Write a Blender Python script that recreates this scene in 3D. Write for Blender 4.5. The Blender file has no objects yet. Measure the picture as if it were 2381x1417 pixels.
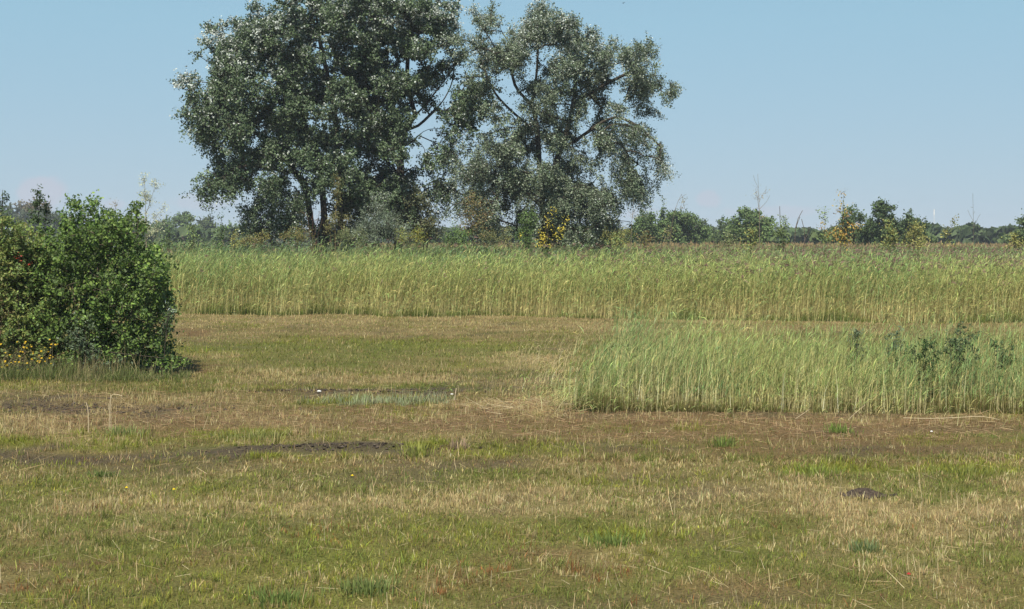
import bpy, math
import numpy as np
from mathutils import Vector, Matrix

# ------------------------------------------------------------------ camera, sky, sun, exposure
F, CX, HZ, H = 3600.0, 1190.5, 560.0, 2.5      # focal length, centre column and horizon row of the photo (px), eye height (m)
scn = bpy.context.scene
cam_d = bpy.data.cameras.new('camera'); cam = bpy.data.objects.new('camera', cam_d)
scn.collection.objects.link(cam); scn.camera = cam
cam.location = (0, 0, H); cam.rotation_euler = (math.radians(90), 0, 0)
cam_d.sensor_width = 36.0; cam_d.lens = 36.0 * F / 2381.0
cam_d.shift_y = -(708.5 - HZ) / 2381.0
cam_d.clip_end = 20000.0

SUN_EL, SUN_AZ = math.radians(52), math.radians(-12)     # azimuth measured from straight behind the camera, minus = to the left
sun_dir = Vector((math.sin(SUN_AZ) * math.cos(SUN_EL), -math.cos(SUN_AZ) * math.cos(SUN_EL), math.sin(SUN_EL)))  # towards the sun
sun_d = bpy.data.lights.new('sun', 'SUN'); sun = bpy.data.objects.new('sun', sun_d)
scn.collection.objects.link(sun)
sun_d.energy = 5.0; sun_d.angle = math.radians(0.53); sun_d.color = (1.0, 0.92, 0.78)
sun.rotation_euler = sun_dir.to_track_quat('Z', 'Y').to_euler()

world = bpy.data.worlds.new('World'); scn.world = world; world.use_nodes = True
wn, wl = world.node_tree.nodes, world.node_tree.links
wn.clear()
w_out = wn.new('ShaderNodeOutputWorld'); w_bg = wn.new('ShaderNodeBackground')
sky = wn.new('ShaderNodeTexSky'); sky.sky_type = 'NISHITA'; sky.sun_disc = False
sky.sun_elevation = SUN_EL
sky.sun_rotation = math.atan2(sun_dir.x, sun_dir.y)
sky.altitude = 0; sky.air_density = 1.0; sky.dust_density = 0.3; sky.ozone_density = 4.0
w_bg.inputs['Strength'].default_value = 0.1
# hazy late-summer air: the clear-sky model is blended with an even veil of blue that deepens towards the zenith, the same all the way round
geo = wn.new('ShaderNodeTexCoord')
sep = wn.new('ShaderNodeSeparateXYZ'); wl.new(geo.outputs['Generated'], sep.inputs[0])
veil = wn.new('ShaderNodeValToRGB'); wl.new(sep.outputs['Z'], veil.inputs[0])
vr = veil.color_ramp; vr.elements[0].position = 0.0; vr.elements[0].color = (.264, .348, .432, 1)
vr.elements[1].position = 1.0; vr.elements[1].color = (.055, .115, .230, 1)
for p_, c_ in ((.06, (.242, .350, .436)), (.14, (.212, .352, .440)), (.35, (.120, .240, .350))):
    e_ = vr.elements.new(p_); e_.color = (*c_, 1)
vsc = wn.new('ShaderNodeVectorMath'); vsc.operation = 'SCALE'; vsc.inputs['Scale'].default_value = 10.0; wl.new(veil.outputs[0], vsc.inputs[0])
vm = wn.new('ShaderNodeMix'); vm.data_type = 'RGBA'; vm.inputs[0].default_value = 0.90
wl.new(sky.outputs[0], vm.inputs[6]); wl.new(vsc.outputs[0], vm.inputs[7])
# faint fair-weather cumulus low over the horizon, in view and all the way round
cn = wn.new('ShaderNodeTexNoise'); cn.inputs['Scale'].default_value = 60.0; cn.inputs['Detail'].default_value = 4; cn.inputs['Roughness'].default_value = 0.55
wl.new(geo.outputs['Generated'], cn.inputs['Vector'])
cur = vm.outputs[2]
def puff(dx, dz, rx, rz, strength):
    global cur
    d = Vector((dx, 1.0, dz)).normalized() if not isinstance(dx, Vector) else dx
    sub = wn.new('ShaderNodeVectorMath'); sub.operation = 'SUBTRACT'; wl.new(geo.outputs['Generated'], sub.inputs[0]); sub.inputs[1].default_value = d
    sc_ = wn.new('ShaderNodeVectorMath'); sc_.operation = 'MULTIPLY'; wl.new(sub.outputs[0], sc_.inputs[0]); sc_.inputs[1].default_value = (1 / rx, 1 / rx, 1 / rz)
    ln = wn.new('ShaderNodeVectorMath'); ln.operation = 'LENGTH'; wl.new(sc_.outputs[0], ln.inputs[0])
    ad = wn.new('ShaderNodeMath'); ad.operation = 'MULTIPLY_ADD'; wl.new(cn.outputs['Fac'], ad.inputs[0]); ad.inputs[1].default_value = 1.6; wl.new(ln.outputs['Value'], ad.inputs[2])
    mr_ = wn.new('ShaderNodeMapRange'); mr_.inputs[1].default_value = 1.9; mr_.inputs[2].default_value = 1.35; mr_.inputs[3].default_value = 0; mr_.inputs[4].default_value = strength; mr_.interpolation_type = 'SMOOTHSTEP'; wl.new(ad.outputs[0], mr_.inputs[0])
    mx_ = wn.new('ShaderNodeMix'); mx_.data_type = 'RGBA'; wl.new(mr_.outputs[0], mx_.inputs[0]); wl.new(cur, mx_.inputs[6]); mx_.inputs[7].default_value = (3.75, 3.75, 4.35, 1); cur = mx_.outputs[2]
for px_, py_, rx_, rz_, st_ in ((95, 452, 60, 40, .60), (480, 470, 90, 22, .35), (262, 476, 40, 16, .40), (1645, 465, 30, 22, .45), (1800, 492, 120, 18, .35), (1500, 500, 70, 16, .3), (-700, 455, 120, 40, .6), (2900, 450, 110, 40, .55), (3800, 470, 160, 34, .5)):
    puff((px_ - CX) / F, (HZ - py_) / F, rx_ / F, rz_ / F, st_)
for a_, h_, r_, z_ in ((2.2, .03, .05, .012), (2.9, .035, .035, .012), (3.6, .03, .06, .014), (4.3, .04, .04, .012)):
    puff(Vector((math.sin(a_), math.cos(a_), h_)).normalized(), 0, r_, z_, .5)
wl.new(cur, w_bg.inputs['Color']); wl.new(w_bg.outputs[0], w_out.inputs[0])

vs = scn.view_settings
vs.view_transform = 'Standard'; vs.look = 'None'; vs.exposure = 0.6; vs.gamma = 1.0; vs.use_curve_mapping = False
scn.cycles.max_bounces = 6; scn.cycles.diffuse_bounces = 3; scn.cycles.glossy_bounces = 2; scn.cycles.transmission_bounces = 4; scn.cycles.transparent_max_bounces = 4
scn.cycles.volume_bounces = 0
scn.cycles.use_denoising = True; scn.cycles.denoiser = 'OPENIMAGEDENOISE'; scn.cycles.denoising_input_passes = 'RGB_ALBEDO_NORMAL'; scn.cycles.denoising_prefilter = 'ACCURATE'

# ------------------------------------------------------------------ helpers
R = np.random.default_rng(11)
def wx(px, Y): return (px - CX) / F * Y
def wz(py, Y): return H - (py - HZ) / F * Y
def gy(py): return H * F / (py - HZ)

def _hash(ix, iy, s):
    n = (ix * 374761393 + iy * 668265263 + s * 1442695041) & 0x7fffffff
    n = ((n ^ (n >> 13)) * 1274126177) & 0x7fffffff
    return ((n ^ (n >> 16)) & 0xffff) / 65535.0
def vnoise(x, y, s=0):
    x = np.asarray(x, float); y = np.asarray(y, float)
    ix = np.floor(x).astype(np.int64); iy = np.floor(y).astype(np.int64)
    fx = x - ix; fy = y - iy; fx = fx * fx * (3 - 2 * fx); fy = fy * fy * (3 - 2 * fy)
    a = _hash(ix, iy, s); b = _hash(ix + 1, iy, s); c = _hash(ix, iy + 1, s); d = _hash(ix + 1, iy + 1, s)
    return (a * (1 - fx) + b * fx) * (1 - fy) + (c * (1 - fx) + d * fx) * fy
def fbm(x, y, s=0, o=4):
    t = 0; a = .5
    for k in range(o):
        t = t + a * vnoise(x, y, s + 17 * k); x = x * 2.03 + 5.3; y = y * 2.03 + 1.7; a *= .5
    return t / (1 - .5 ** o)

class MB:
    """collects triangles and quads with point colours; build() links ONE mesh object"""
    def __init__(s): s.v = []; s.c = []; s.t = []; s.q = []; s.n = 0
    def add(s, v, c, t=None, q=None):
        v = np.asarray(v, np.float32).reshape(-1, 3); c = np.asarray(c, np.float32)
        c = np.broadcast_to(c, (len(v), 3)) if c.ndim == 1 else c.reshape(-1, 3)
        s.v.append(v); s.c.append(c)
        if t is not None: s.t.append(np.asarray(t, np.int32).reshape(-1, 3) + s.n)
        if q is not None: s.q.append(np.asarray(q, np.int32).reshape(-1, 4) + s.n)
        s.n += len(v)
    def build(s, name, mat, parent=None, loc=None, smooth=False, kind=None):
        v = np.concatenate(s.v); c = np.concatenate(s.c)
        if parent is not None: v = v - np.array(parent.location, np.float32)
        elif loc is not None: v = v - np.array(loc, np.float32)
        t = np.concatenate(s.t) if s.t else np.zeros((0, 3), np.int32)
        q = np.concatenate(s.q) if s.q else np.zeros((0, 4), np.int32)
        me = bpy.data.meshes.new(name)
        me.vertices.add(len(v)); me.vertices.foreach_set('co', v.ravel())
        loops = np.concatenate([t.ravel(), q.ravel()]).astype(np.int32)
        me.loops.add(len(loops)); me.loops.foreach_set('vertex_index', loops)
        ls = np.concatenate([np.arange(len(t)) * 3, len(t) * 3 + np.arange(len(q)) * 4]).astype(np.int32)
        me.polygons.add(len(ls)); me.polygons.foreach_set('loop_start', ls)
        me.polygons.foreach_set('use_smooth', np.full(len(ls), smooth, bool))
        me.update(calc_edges=True)
        a = me.color_attributes.new('Col', 'FLOAT_COLOR', 'POINT')
        a.data.foreach_set('color', np.concatenate([c, np.ones((len(c), 1), np.float32)], 1).ravel())
        me.materials.append(mat)
        o = bpy.data.objects.new(name, me); scn.collection.objects.link(o)
        if parent is not None: o.parent = parent
        elif loc is not None: o.location = loc
        if kind: o['kind'] = kind
        return o

def tag(o, label, cat=None, group=None, kind=None):
    o['label'] = label
    if cat: o['category'] = cat
    if group: o['group'] = group
    if kind: o['kind'] = kind
    return o
def empty(name, loc):
    o = bpy.data.objects.new(name, None); scn.collection.objects.link(o); o.location = loc; o.empty_display_size = .2
    return o

def veg_mat(name, transl=0.3, rough=0.6, spec=0.3, tint=(1, 1, 1), noise=None):
    m = bpy.data.materials.new(name); m.use_nodes = True
    n, l = m.node_tree.nodes, m.node_tree.links; n.clear()
    out = n.new('ShaderNodeOutputMaterial'); at = n.new('ShaderNodeAttribute'); at.attribute_name = 'Col'
    col = at.outputs['Color']
    if noise:
        tc = n.new('ShaderNodeNewGeometry'); nt = n.new('ShaderNodeTexNoise'); nt.inputs['Scale'].default_value = noise[0]; nt.inputs['Detail'].default_value = 5
        l.new(tc.outputs['Position'], nt.inputs['Vector'])
        mr = n.new('ShaderNodeMapRange'); mr.inputs[1].default_value = .3; mr.inputs[2].default_value = .7; mr.inputs[3].default_value = noise[1]; mr.inputs[4].default_value = noise[2]
        l.new(nt.outputs['Fac'], mr.inputs[0])
        mx = n.new('ShaderNodeVectorMath'); mx.operation = 'SCALE'; l.new(col, mx.inputs[0]); l.new(mr.outputs[0], mx.inputs['Scale']); col = mx.outputs[0]
    p = n.new('ShaderNodeBsdfPrincipled'); p.inputs['Roughness'].default_value = rough; p.inputs['Specular IOR Level'].default_value = spec
    l.new(col, p.inputs['Base Color'])
    if noise and len(noise) > 3:
        bp = n.new('ShaderNodeBump'); bp.inputs['Strength'].default_value = noise[3]; bp.inputs['Distance'].default_value = noise[4]
        l.new(nt.outputs['Fac'], bp.inputs['Height']); l.new(bp.outputs[0], p.inputs['Normal'])
    if transl > 0:
        tr = n.new('ShaderNodeBsdfTranslucent'); l.new(col, tr.inputs['Color'])
        mx2 = n.new('ShaderNodeMixShader'); mx2.inputs[0].default_value = transl
        l.new(p.outputs[0], mx2.inputs[1]); l.new(tr.outputs[0], mx2.inputs[2]); l.new(mx2.outputs[0], out.inputs[0])
    else: l.new(p.outputs[0], out.inputs[0])
    return m
M_GRASS = veg_mat('grass_blade', .25, .65, .2)
M_REED = veg_mat('reed_leaf', .28, .6, .25)
M_LEAF = veg_mat('poplar_leaf', .15, .55, .3)
M_BUSH = veg_mat('glossy_leaf', .32, .5, .25)
M_FAR = veg_mat('distant_leaf', .2, .7, .15)
M_BARK = veg_mat('bark', 0, .9, .1, noise=(9, .55, 1.35, .6, .05))
M_SOIL = veg_mat('soil', 0, .95, .1, noise=(38, .55, 1.5, .9, .03))
M_STRAW = veg_mat('straw', .1, .6, .25)
M_PETAL = veg_mat('petal', .2, .6, .2)
M_PLAIN = veg_mat('painted_metal', 0, .5, .4, noise=(3, .9, 1.05))
M_FEATHER = veg_mat('feather', 0, .8, .2, noise=(40, .8, 1.2))

def unit(a): return a / np.maximum(np.linalg.norm(a, axis=-1, keepdims=True), 1e-9)
def rdir(n, r=R): return unit(r.normal(size=(n, 3)))
def lerp(a, b, t): return a + (b - a) * t
A = lambda *c: np.array(c, float)

# ------------------------------------------------------------------ ground zones
# table of the mown field by distance band (photo rows): share of each kind of growth
ROWS = np.array([730, 745, 770, 785, 810, 850, 880, 905, 935, 955, 985, 1012, 1035, 1060, 1085, 1115, 1160, 1220, 1290, 1350, 1417])
BAND = {  #        730  745  770  785  810  850  880  905  935  955  985 1012 1035 1060 1085 1115 1160 1220 1290 1350 1417
 'green':  np.array([.10, .12, .16, .34, .48, .38, .26, .30, .22, .10, .08, .20, .30, .26, .34, .36, .30, .42, .46, .42, .34]),
 'olive':  np.array([.14, .16, .24, .22, .22, .28, .30, .36, .30, .16, .14, .24, .30, .38, .34, .26, .22, .24, .24, .26, .28]),
 'straw':  np.array([.60, .56, .32, .18, .18, .22, .34, .22, .22, .30, .30, .30, .18, .14, .18, .26, .38, .24, .18, .16, .18]),
 'brown':  np.array([.16, .16, .28, .26, .12, .12, .10, .12, .26, .44, .48, .26, .22, .22, .14, .12, .10, .10, .12, .16, .20]),
}
KINDS = list(BAND)
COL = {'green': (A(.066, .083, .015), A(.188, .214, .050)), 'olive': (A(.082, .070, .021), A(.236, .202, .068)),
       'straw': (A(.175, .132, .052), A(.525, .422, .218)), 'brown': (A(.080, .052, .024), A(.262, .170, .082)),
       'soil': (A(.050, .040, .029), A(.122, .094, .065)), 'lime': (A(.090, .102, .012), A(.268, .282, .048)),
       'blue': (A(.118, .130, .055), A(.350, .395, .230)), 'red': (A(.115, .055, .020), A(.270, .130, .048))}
# bare or special patches on the field: kind, centre column, row, half width, half height, strength
SPOTS = [('soil', 770, 913, 110, 9, .7), ('soil', 1000, 912, 170, 7, .85), ('soil', 1180, 885, 170, 12, .5), ('soil', 1060, 905, 70, 10, .6),
         ('soil', 770, 1037, 150, 9, 1.0), ('soil', 920, 1047, 110, 7, .65), ('soil', 720, 1055, 70, 7, .7), ('soil', 540, 1046, 120, 9, .9), ('soil', 1330, 1043, 200, 8, .55),
         ('soil', 120, 945, 190, 14, .75), ('soil', 380, 962, 80, 10, .8), ('soil', 130, 1060, 280, 12, .8), ('soil', 1970, 1045, 60, 12, .5),
         ('soil', 1330, 960, 60, 8, .5), ('soil', 1750, 960, 420, 7, .5), ('soil', 2200, 1000, 240, 10, .4), ('soil', 1950, 1003, 60, 6, .9),
         ('soil', 2100, 1040, 300, 10, .35), ('soil', 1100, 1075, 240, 8, .5), ('soil', 300, 1085, 240, 8, .35), ('soil', 1700, 1385, 160, 16, .35), ('soil', 1350, 1400, 200, 14, .3), ('soil', 2010, 1148, 46, 7, 1.2),
         ('blue', 900, 938, 110, 8, 1.3), ('blue', 760, 936, 70, 7, .8), ('blue', 1010, 936, 60, 6, .7), ('lime', 770, 936, 80, 8, .6),
         ('lime', 60, 1030, 70, 9, .9), ('lime', 230, 1035, 90, 9, .5), ('lime', 610, 1062, 50, 8, .8), ('lime', 560, 1005, 100, 12, .7), ('lime', 300, 1010, 130, 12, .45),
         ('lime', 980, 1036, 50, 14, .9), ('lime', 1220, 1045, 160, 14, .5), ('lime', 1900, 1098, 130, 12, .9), ('lime', 2250, 1095, 150, 16, .8), ('lime', 1690, 1025, 50, 10, .6), ('lime', 1620, 990, 70, 9, .5),
         ('lime', 2160, 1020, 70, 10, .5), ('lime', 1500, 1120, 240, 12, .4), ('lime', 750, 1255, 60, 10, .5), ('lime', 1420, 1245, 70, 16, .7), ('lime', 200, 1080, 140, 9, .3),
         ('brown', 450, 850, 60, 12, .9), ('brown', 450, 772, 40, 6, .8), ('brown', 1800, 1005, 660, 44, .6), ('brown', 500, 985, 500, 20, .35), ('brown', 1140, 985, 300, 26, .45), ('straw', 1240, 950, 90, 16, .9), ('straw', 1240, 840, 110, 20, .6), ('straw', 1100, 1165, 500, 22, .35), ('straw', 70, 985, 90, 12, .5), ('straw', 2150, 1270, 240, 40, .25),
         ('green', 900, 815, 500, 22, .45), ('lime', 1000, 800, 380, 12, .25), ('green', 650, 845, 260, 12, .35), ('green', 300, 1215, 330, 30, .5), ('green', 600, 1250, 240, 40, .35), ('green', 150, 1390, 160, 20, .4), ('green', 2200, 1150, 180, 22, .5), ('green', 980, 900, 160, 14, .4), ('green', 1150, 870, 90, 10, .3),
         ('red', 1100, 1340, 160, 26, 0.13), ('red', 760, 1240, 80, 20, 0.10), ('red', 1430, 1330, 120, 26, 0.11), ('red', 480, 1310, 70, 14, 0.10), ('red', 120, 1370, 130, 20, 0.11), ('brown', 170, 1315, 100, 10, .6), ('brown', 500, 1282, 60, 8, .6), ('brown', 1000, 1240, 40, 8, .6), ('brown', 1300, 1280, 110, 12, .45), ('brown', 1750, 1365, 200, 18, .4)]
ZK = KINDS + ['soil', 'lime', 'blue', 'red']
def zone(x, y):
    """shares of each kind of growth at ground points, shape (8, n)"""
    u = CX + F * x / y; v = HZ + H * F / y
    wob = (fbm(x * .35, y * .22, 3) - .5)
    vv = v + wob * 0.13 * (v - HZ)
    w = np.zeros((8, len(x)))
    for k, name in enumerate(KINDS): w[k] = np.interp(vv, ROWS, BAND[name]) * (.72, 1.15, 1.1, 1.25)[k]
    n1 = fbm(x * 1.3, y * .9, 40, 3); n2 = fbm(x * 2.6 + 9, y * 1.7, 71, 3); n3 = fbm(x * .7, y * .45, 90, 3)
    w[0] *= np.clip(.1 + 1.9 * (n1 - .22) * 2, .05, 3); w[2] *= np.clip(2.2 - 2.6 * n1, .15, 3); w[3] *= np.clip((n2 - .25) * 4, .1, 3)
    n4 = fbm(x * .10 + 3, y * 1.5, 150, 3); w[2] *= np.clip(.3 + 1.5 * n4, .3, 2); w[0] *= np.clip(1.9 - 1.8 * n4, .3, 2); w[3] *= np.clip(.5 + 2.2 * (fbm(x * .12, y * 1.1 + 9, 160, 3) - .3), .4, 2)
    w[5] += .35 * np.clip((n3 - .62) * 6, 0, 1); w[7] += .10 * np.clip((n2 - .62) * 5, 0, 1) * (v > 1180)
    w[4] += .8 * np.clip((fbm(x * 1.1 + 3, y * .8, 130, 4) - .63) * 7, 0, 1)
    wu = (fbm(x * 1.6, y * 1.1, 7, 4) - .5) + .5 * (fbm(x * 6, y * 4, 17, 2) - .5); wv = (fbm(x * 1.6 + 31, y * 1.1, 8, 4) - .5) + .6 * (fbm(x * 6 + 7, y * 4, 18, 2) - .5)
    for kind, cu, cv, ru, rv, st in SPOTS:
        rv_ = rv * (1.45 if kind == 'soil' and rv < 15 else 1.)
        d = ((u - cu) / ru + 1.7 * wu) ** 2 + ((v - cv) / rv_ + 2.3 * wv) ** 2
        f = np.clip(1.45 - d, 0, 1); f = f * f * (3 - 2 * f) * st
        k = ZK.index(kind); fc = np.clip(f, 0, .95)
        w *= (1 - fc); w[k] += f * 1.2
    return w / w.sum(0)
MOUNDS = [(wx(2010, gy(1150)), gy(1150), .26, .16, .075), (wx(780, gy(1042)), gy(1040), 1.5, .3, .05), (wx(770, gy(916)), gy(914), 1.6, .4, .06)]
def gz(x, y):
    x = np.asarray(x, float); y = np.asarray(y, float)
    near = np.clip((120 - y) / 60, 0, 1)
    z = (fbm(x * .25, y * .25, 5, 3) - .5) * .10 * near + (fbm(x * 1.4, y * 1.4, 6, 3) - .5) * .045 * near
    for mx, my, rx, ry, h in MOUNDS[1:]:
        z = z + h * np.exp(-((x - mx) / rx) ** 2 - ((y - my) / ry) ** 2)
    return z
xs = np.concatenate([-np.geomspace(26, 6000, 26)[::-1], np.linspace(-25.6, 25.6, 129), np.geomspace(26, 6000, 26)])
ys = np.concatenate([-np.geomspace(3, 3000, 14)[::-1], np.linspace(-2, 8, 6), np.linspace(8.4, 60, 130), np.geomspace(61, 9000, 44)])
gx, gyy = np.meshgrid(xs, ys); gxf, gyf = gx.ravel(), gyy.ravel()
inz = (gyf > 5) & (gyf < 70) & (np.abs(gxf) < 40)
gcol = np.tile(A(.085, .085, .035), (len(gxf), 1))
wz_ = zone(gxf[inz], gyf[inz])
base = np.stack([lerp(*COL[k if k != 'blue' else 'olive'], .32) for k in ZK])
gcol[inz] = np.einsum('kn,kc->nc', wz_, base) * .8
gb = MB()
nx, ny = len(xs), len(ys)
ii = (np.arange(ny - 1)[:, None] * nx + np.arange(nx - 1)[None]).ravel()
gb.add(np.stack([gxf, gyf, gz(gxf, gyf)], 1), gcol, q=np.stack([ii, ii + 1, ii + nx + 1, ii + nx], 1))
ground = gb.build('ground', M_SOIL, smooth=True, kind='structure')
tag(ground, 'flat mown meadow ground of brown soil and thatch', kind='structure')

# ------------------------------------------------------------------ grass and stubble
def place(n, y0, y1, rho):
    yy = np.linspace(y0, y1, 400); pdf = rho(yy) * (.36 * yy + 1.5); cdf = np.cumsum(pdf); cdf /= cdf[-1]
    y = np.interp(R.random(n), cdf, yy); x = (R.random(n) * 2 - 1) * (.345 * y + 1.2)
    return x, y
def blades(mb, x, y, z, h, w, lean, az, cb, ct, segs):
    n = len(x); fa = R.random(n) * np.pi
    sx, sy = np.cos(fa) * w / 2, np.sin(fa) * w / 2
    dx, dy = np.cos(az) * lean * h, np.sin(az) * lean * h
    hz = h * np.sqrt(np.clip(1 - .55 * lean ** 2, .08, 1))
    b = np.stack([x, y, z - .01], 1); s = np.stack([sx, sy, 0 * sx], 1)
    tip = b + np.stack([dx, dy, hz + .01], 1)
    if segs == 1:
        v = np.stack([b - s, b + s, tip], 1); c = np.stack([cb, cb, ct], 1)
        i = np.arange(n)[:, None] * 3; mb.add(v, c, t=i + np.array([0, 1, 2]))
    else:
        mid = b + np.stack([dx * .32, dy * .32, hz * .55], 1); cm_ = lerp(cb, ct, .55)
        v = np.stack([b, mid + s, tip, mid - s], 1); c = np.stack([cb, cm_, ct, cm_], 1)
        i = np.arange(n)[:, None] * 4
        mb.add(v, c, t=np.concatenate([i + np.array([0, 1, 3]), i + np.array([1, 2, 3])]))
HGT = {'green': (.045, .105), 'olive': (.03, .075), 'straw': (.04, .11), 'brown': (.02, .055), 'soil': (.008, .03), 'lime': (.06, .12), 'blue': (.09, .17), 'red': (.06, .13)}
LEAN = {'green': .75, 'olive': .9, 'straw': .35, 'brown': 1.2, 'soil': 1.3, 'lime': .5, 'blue': .35, 'red': .3}
def grass(name, n, y0, y1, rho, segs, wf, label):
    mb = MB(); x, y = place(n, y0, y1, rho)
    w8 = zone(x, y); cum = np.cumsum(w8, 0)
    # blades of one little tuft share their kind and height
    tx = x + .11 * (vnoise(x * 9, y * 9, 201) - .5); ty = y + .16 * (vnoise(x * 9, y * 9, 202) - .5)
    cx_, cy_ = np.floor(tx / .085).astype(np.int64), np.floor(ty / .13).astype(np.int64)
    tuft = _hash(cx_, cy_, 203); tall = _hash(cx_, cy_, 204); lone = R.random(n) < .42
    pick = (np.where(lone, R.random(n), tuft)[None] > cum).sum(0).clip(0, 7)
    keep = ~((pick == 4) & (R.random(n) < .5)); x, y, pick, tall, tuft = x[keep], y[keep], pick[keep], tall[keep], tuft[keep]; n = len(x)
    # gather part of the blades into little tufts
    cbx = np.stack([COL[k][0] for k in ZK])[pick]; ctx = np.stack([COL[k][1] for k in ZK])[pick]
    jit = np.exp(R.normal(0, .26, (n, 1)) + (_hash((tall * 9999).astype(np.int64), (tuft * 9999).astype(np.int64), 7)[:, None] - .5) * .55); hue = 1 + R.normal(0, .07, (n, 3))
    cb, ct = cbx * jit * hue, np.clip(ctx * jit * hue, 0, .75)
    lo = np.array([HGT[k][0] for k in ZK])[pick]; hi = np.array([HGT[k][1] for k in ZK])[pick]
    hn = .6 + .8 * fbm(x * 3, y * 3, 55, 2)
    h = (lo + (hi - lo) * R.random(n) ** 1.5) * hn * (.45 + .95 * tall ** 2) * np.clip(.72 + (y - 10) * .02, .72, 1.0)
    lean = np.abs(R.normal(0, 1, n)) * np.array([LEAN[k] for k in ZK])[pick]; lean = np.clip(lean * 1.35, 0, 1.35)
    az = R.normal(0, 1.9, n)
    w = wf * (.0038 + .00026 * y) * (.7 + .6 * R.random(n))
    blades(mb, x, y, gz(x, y), h, w, lean, az, cb, ct, segs)
    o = mb.build(name, M_GRASS, kind='stuff'); tag(o, label, kind='stuff'); return o
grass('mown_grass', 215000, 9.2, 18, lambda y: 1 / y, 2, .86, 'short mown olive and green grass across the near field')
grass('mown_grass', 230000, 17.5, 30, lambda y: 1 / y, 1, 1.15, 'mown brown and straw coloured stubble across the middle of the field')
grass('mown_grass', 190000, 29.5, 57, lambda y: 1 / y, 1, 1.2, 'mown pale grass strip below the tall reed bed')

def straws(name, x, y, L, w, tilt, label, cols, kind='stuff', azs=1.0, zoff=.02):
    """cut stalks lying about: thin three-sided prisms"""
    n = len(x); az = R.normal(0, azs, n) + np.pi * (R.random(n) < .5)
    d = np.stack([np.cos(az) * np.cos(tilt), np.sin(az) * np.cos(tilt), np.sin(tilt)], 1)
    s = np.stack([-np.sin(az), np.cos(az), 0 * az], 1); u = np.cross(d, s)
    p0 = np.stack([x, y, gz(x, y) + zoff * R.random(n)], 1); p1 = p0 + d * L[:, None]
    vs_ = []
    for p, k in ((p0, 1), (p1, .7)):
        for a in (0, 2.09, 4.19): vs_.append(p + (s * math.cos(a) + u * math.sin(a)) * (w * k / 2)[:, None])
    c = cols[R.integers(0, len(cols), n)] * np.exp(R.normal(0, .2, (n, 1)))
    mb = MB(); i = np.arange(n)[:, None, None] * 6
    mb.add(np.stack(vs_, 1), np.repeat(np.clip(c, 0, .8), 6, 0), q=(i + np.array([[0, 1, 4, 3], [1, 2, 5, 4], [2, 0, 3, 5]])[None]).reshape(-1, 4))
    o = mb.build(name, M_STRAW, kind=kind); tag(o, label, kind=kind); return o
SC = np.array([[.50, .40, .22], [.42, .32, .16], [.56, .48, .30], [.33, .21, .11]])
# loose litter in the cut band, heap by the reeds, odd stalks everywhere
x, y = place(7000, 19.5, 25.5, lambda y: 1 / y)
k = (zone(x, y)[3] + zone(x, y)[2] * .6) > R.random(len(x)) * .9; x, y = x[k], y[k]
straws('cut_straw_litter', x, y, R.uniform(.06, .26, len(x)), R.uniform(.003, .006, len(x)), R.normal(.05, .12, len(x)), 'brown cut straw litter strewn across the field', np.array([[.30, .19, .11], [.24, .145, .085], [.42, .32, .18], [.20, .13, .08]]))
n = 420; x = wx(1240, 23) + R.normal(0, .42, n); y = 23.1 + R.normal(0, .5, n)
straws('straw_heap', x, y, R.uniform(.10, .42, n), R.uniform(.004, .007, n), R.normal(.12, .15, n), 'heap of pale cut reed stalks at the foot of the near reeds', SC * .75, zoff=.06)
x, y = place(2600, 9.5, 30, lambda y: 1 / y)
straws('loose_straw', x, y, R.uniform(.06, .24, len(x)), R.uniform(.002, .0038, len(x)), R.normal(.1, .2, len(x)), 'odd dry stalks lying loose in the mown grass', SC * .8)
# upright cut stubble of reed and rush stems
x, y = place(9000, 9.5, 32, lambda y: 1 / y)
k = R.random(len(x)) < np.clip(zone(x, y)[2] * 1.6, .08, 1); x, y = x[k], y[k]; n = len(x)
straws('stubble', x, y, R.uniform(.05, .17, n) * (.6 + .8 * vnoise(x, y, 66)), R.uniform(.003, .0052, n), R.normal(1.45, .2, n), 'upright pale cut stems standing in the mown grass', SC[[0, 2, 0, 1]] * .9, zoff=.0)

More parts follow.
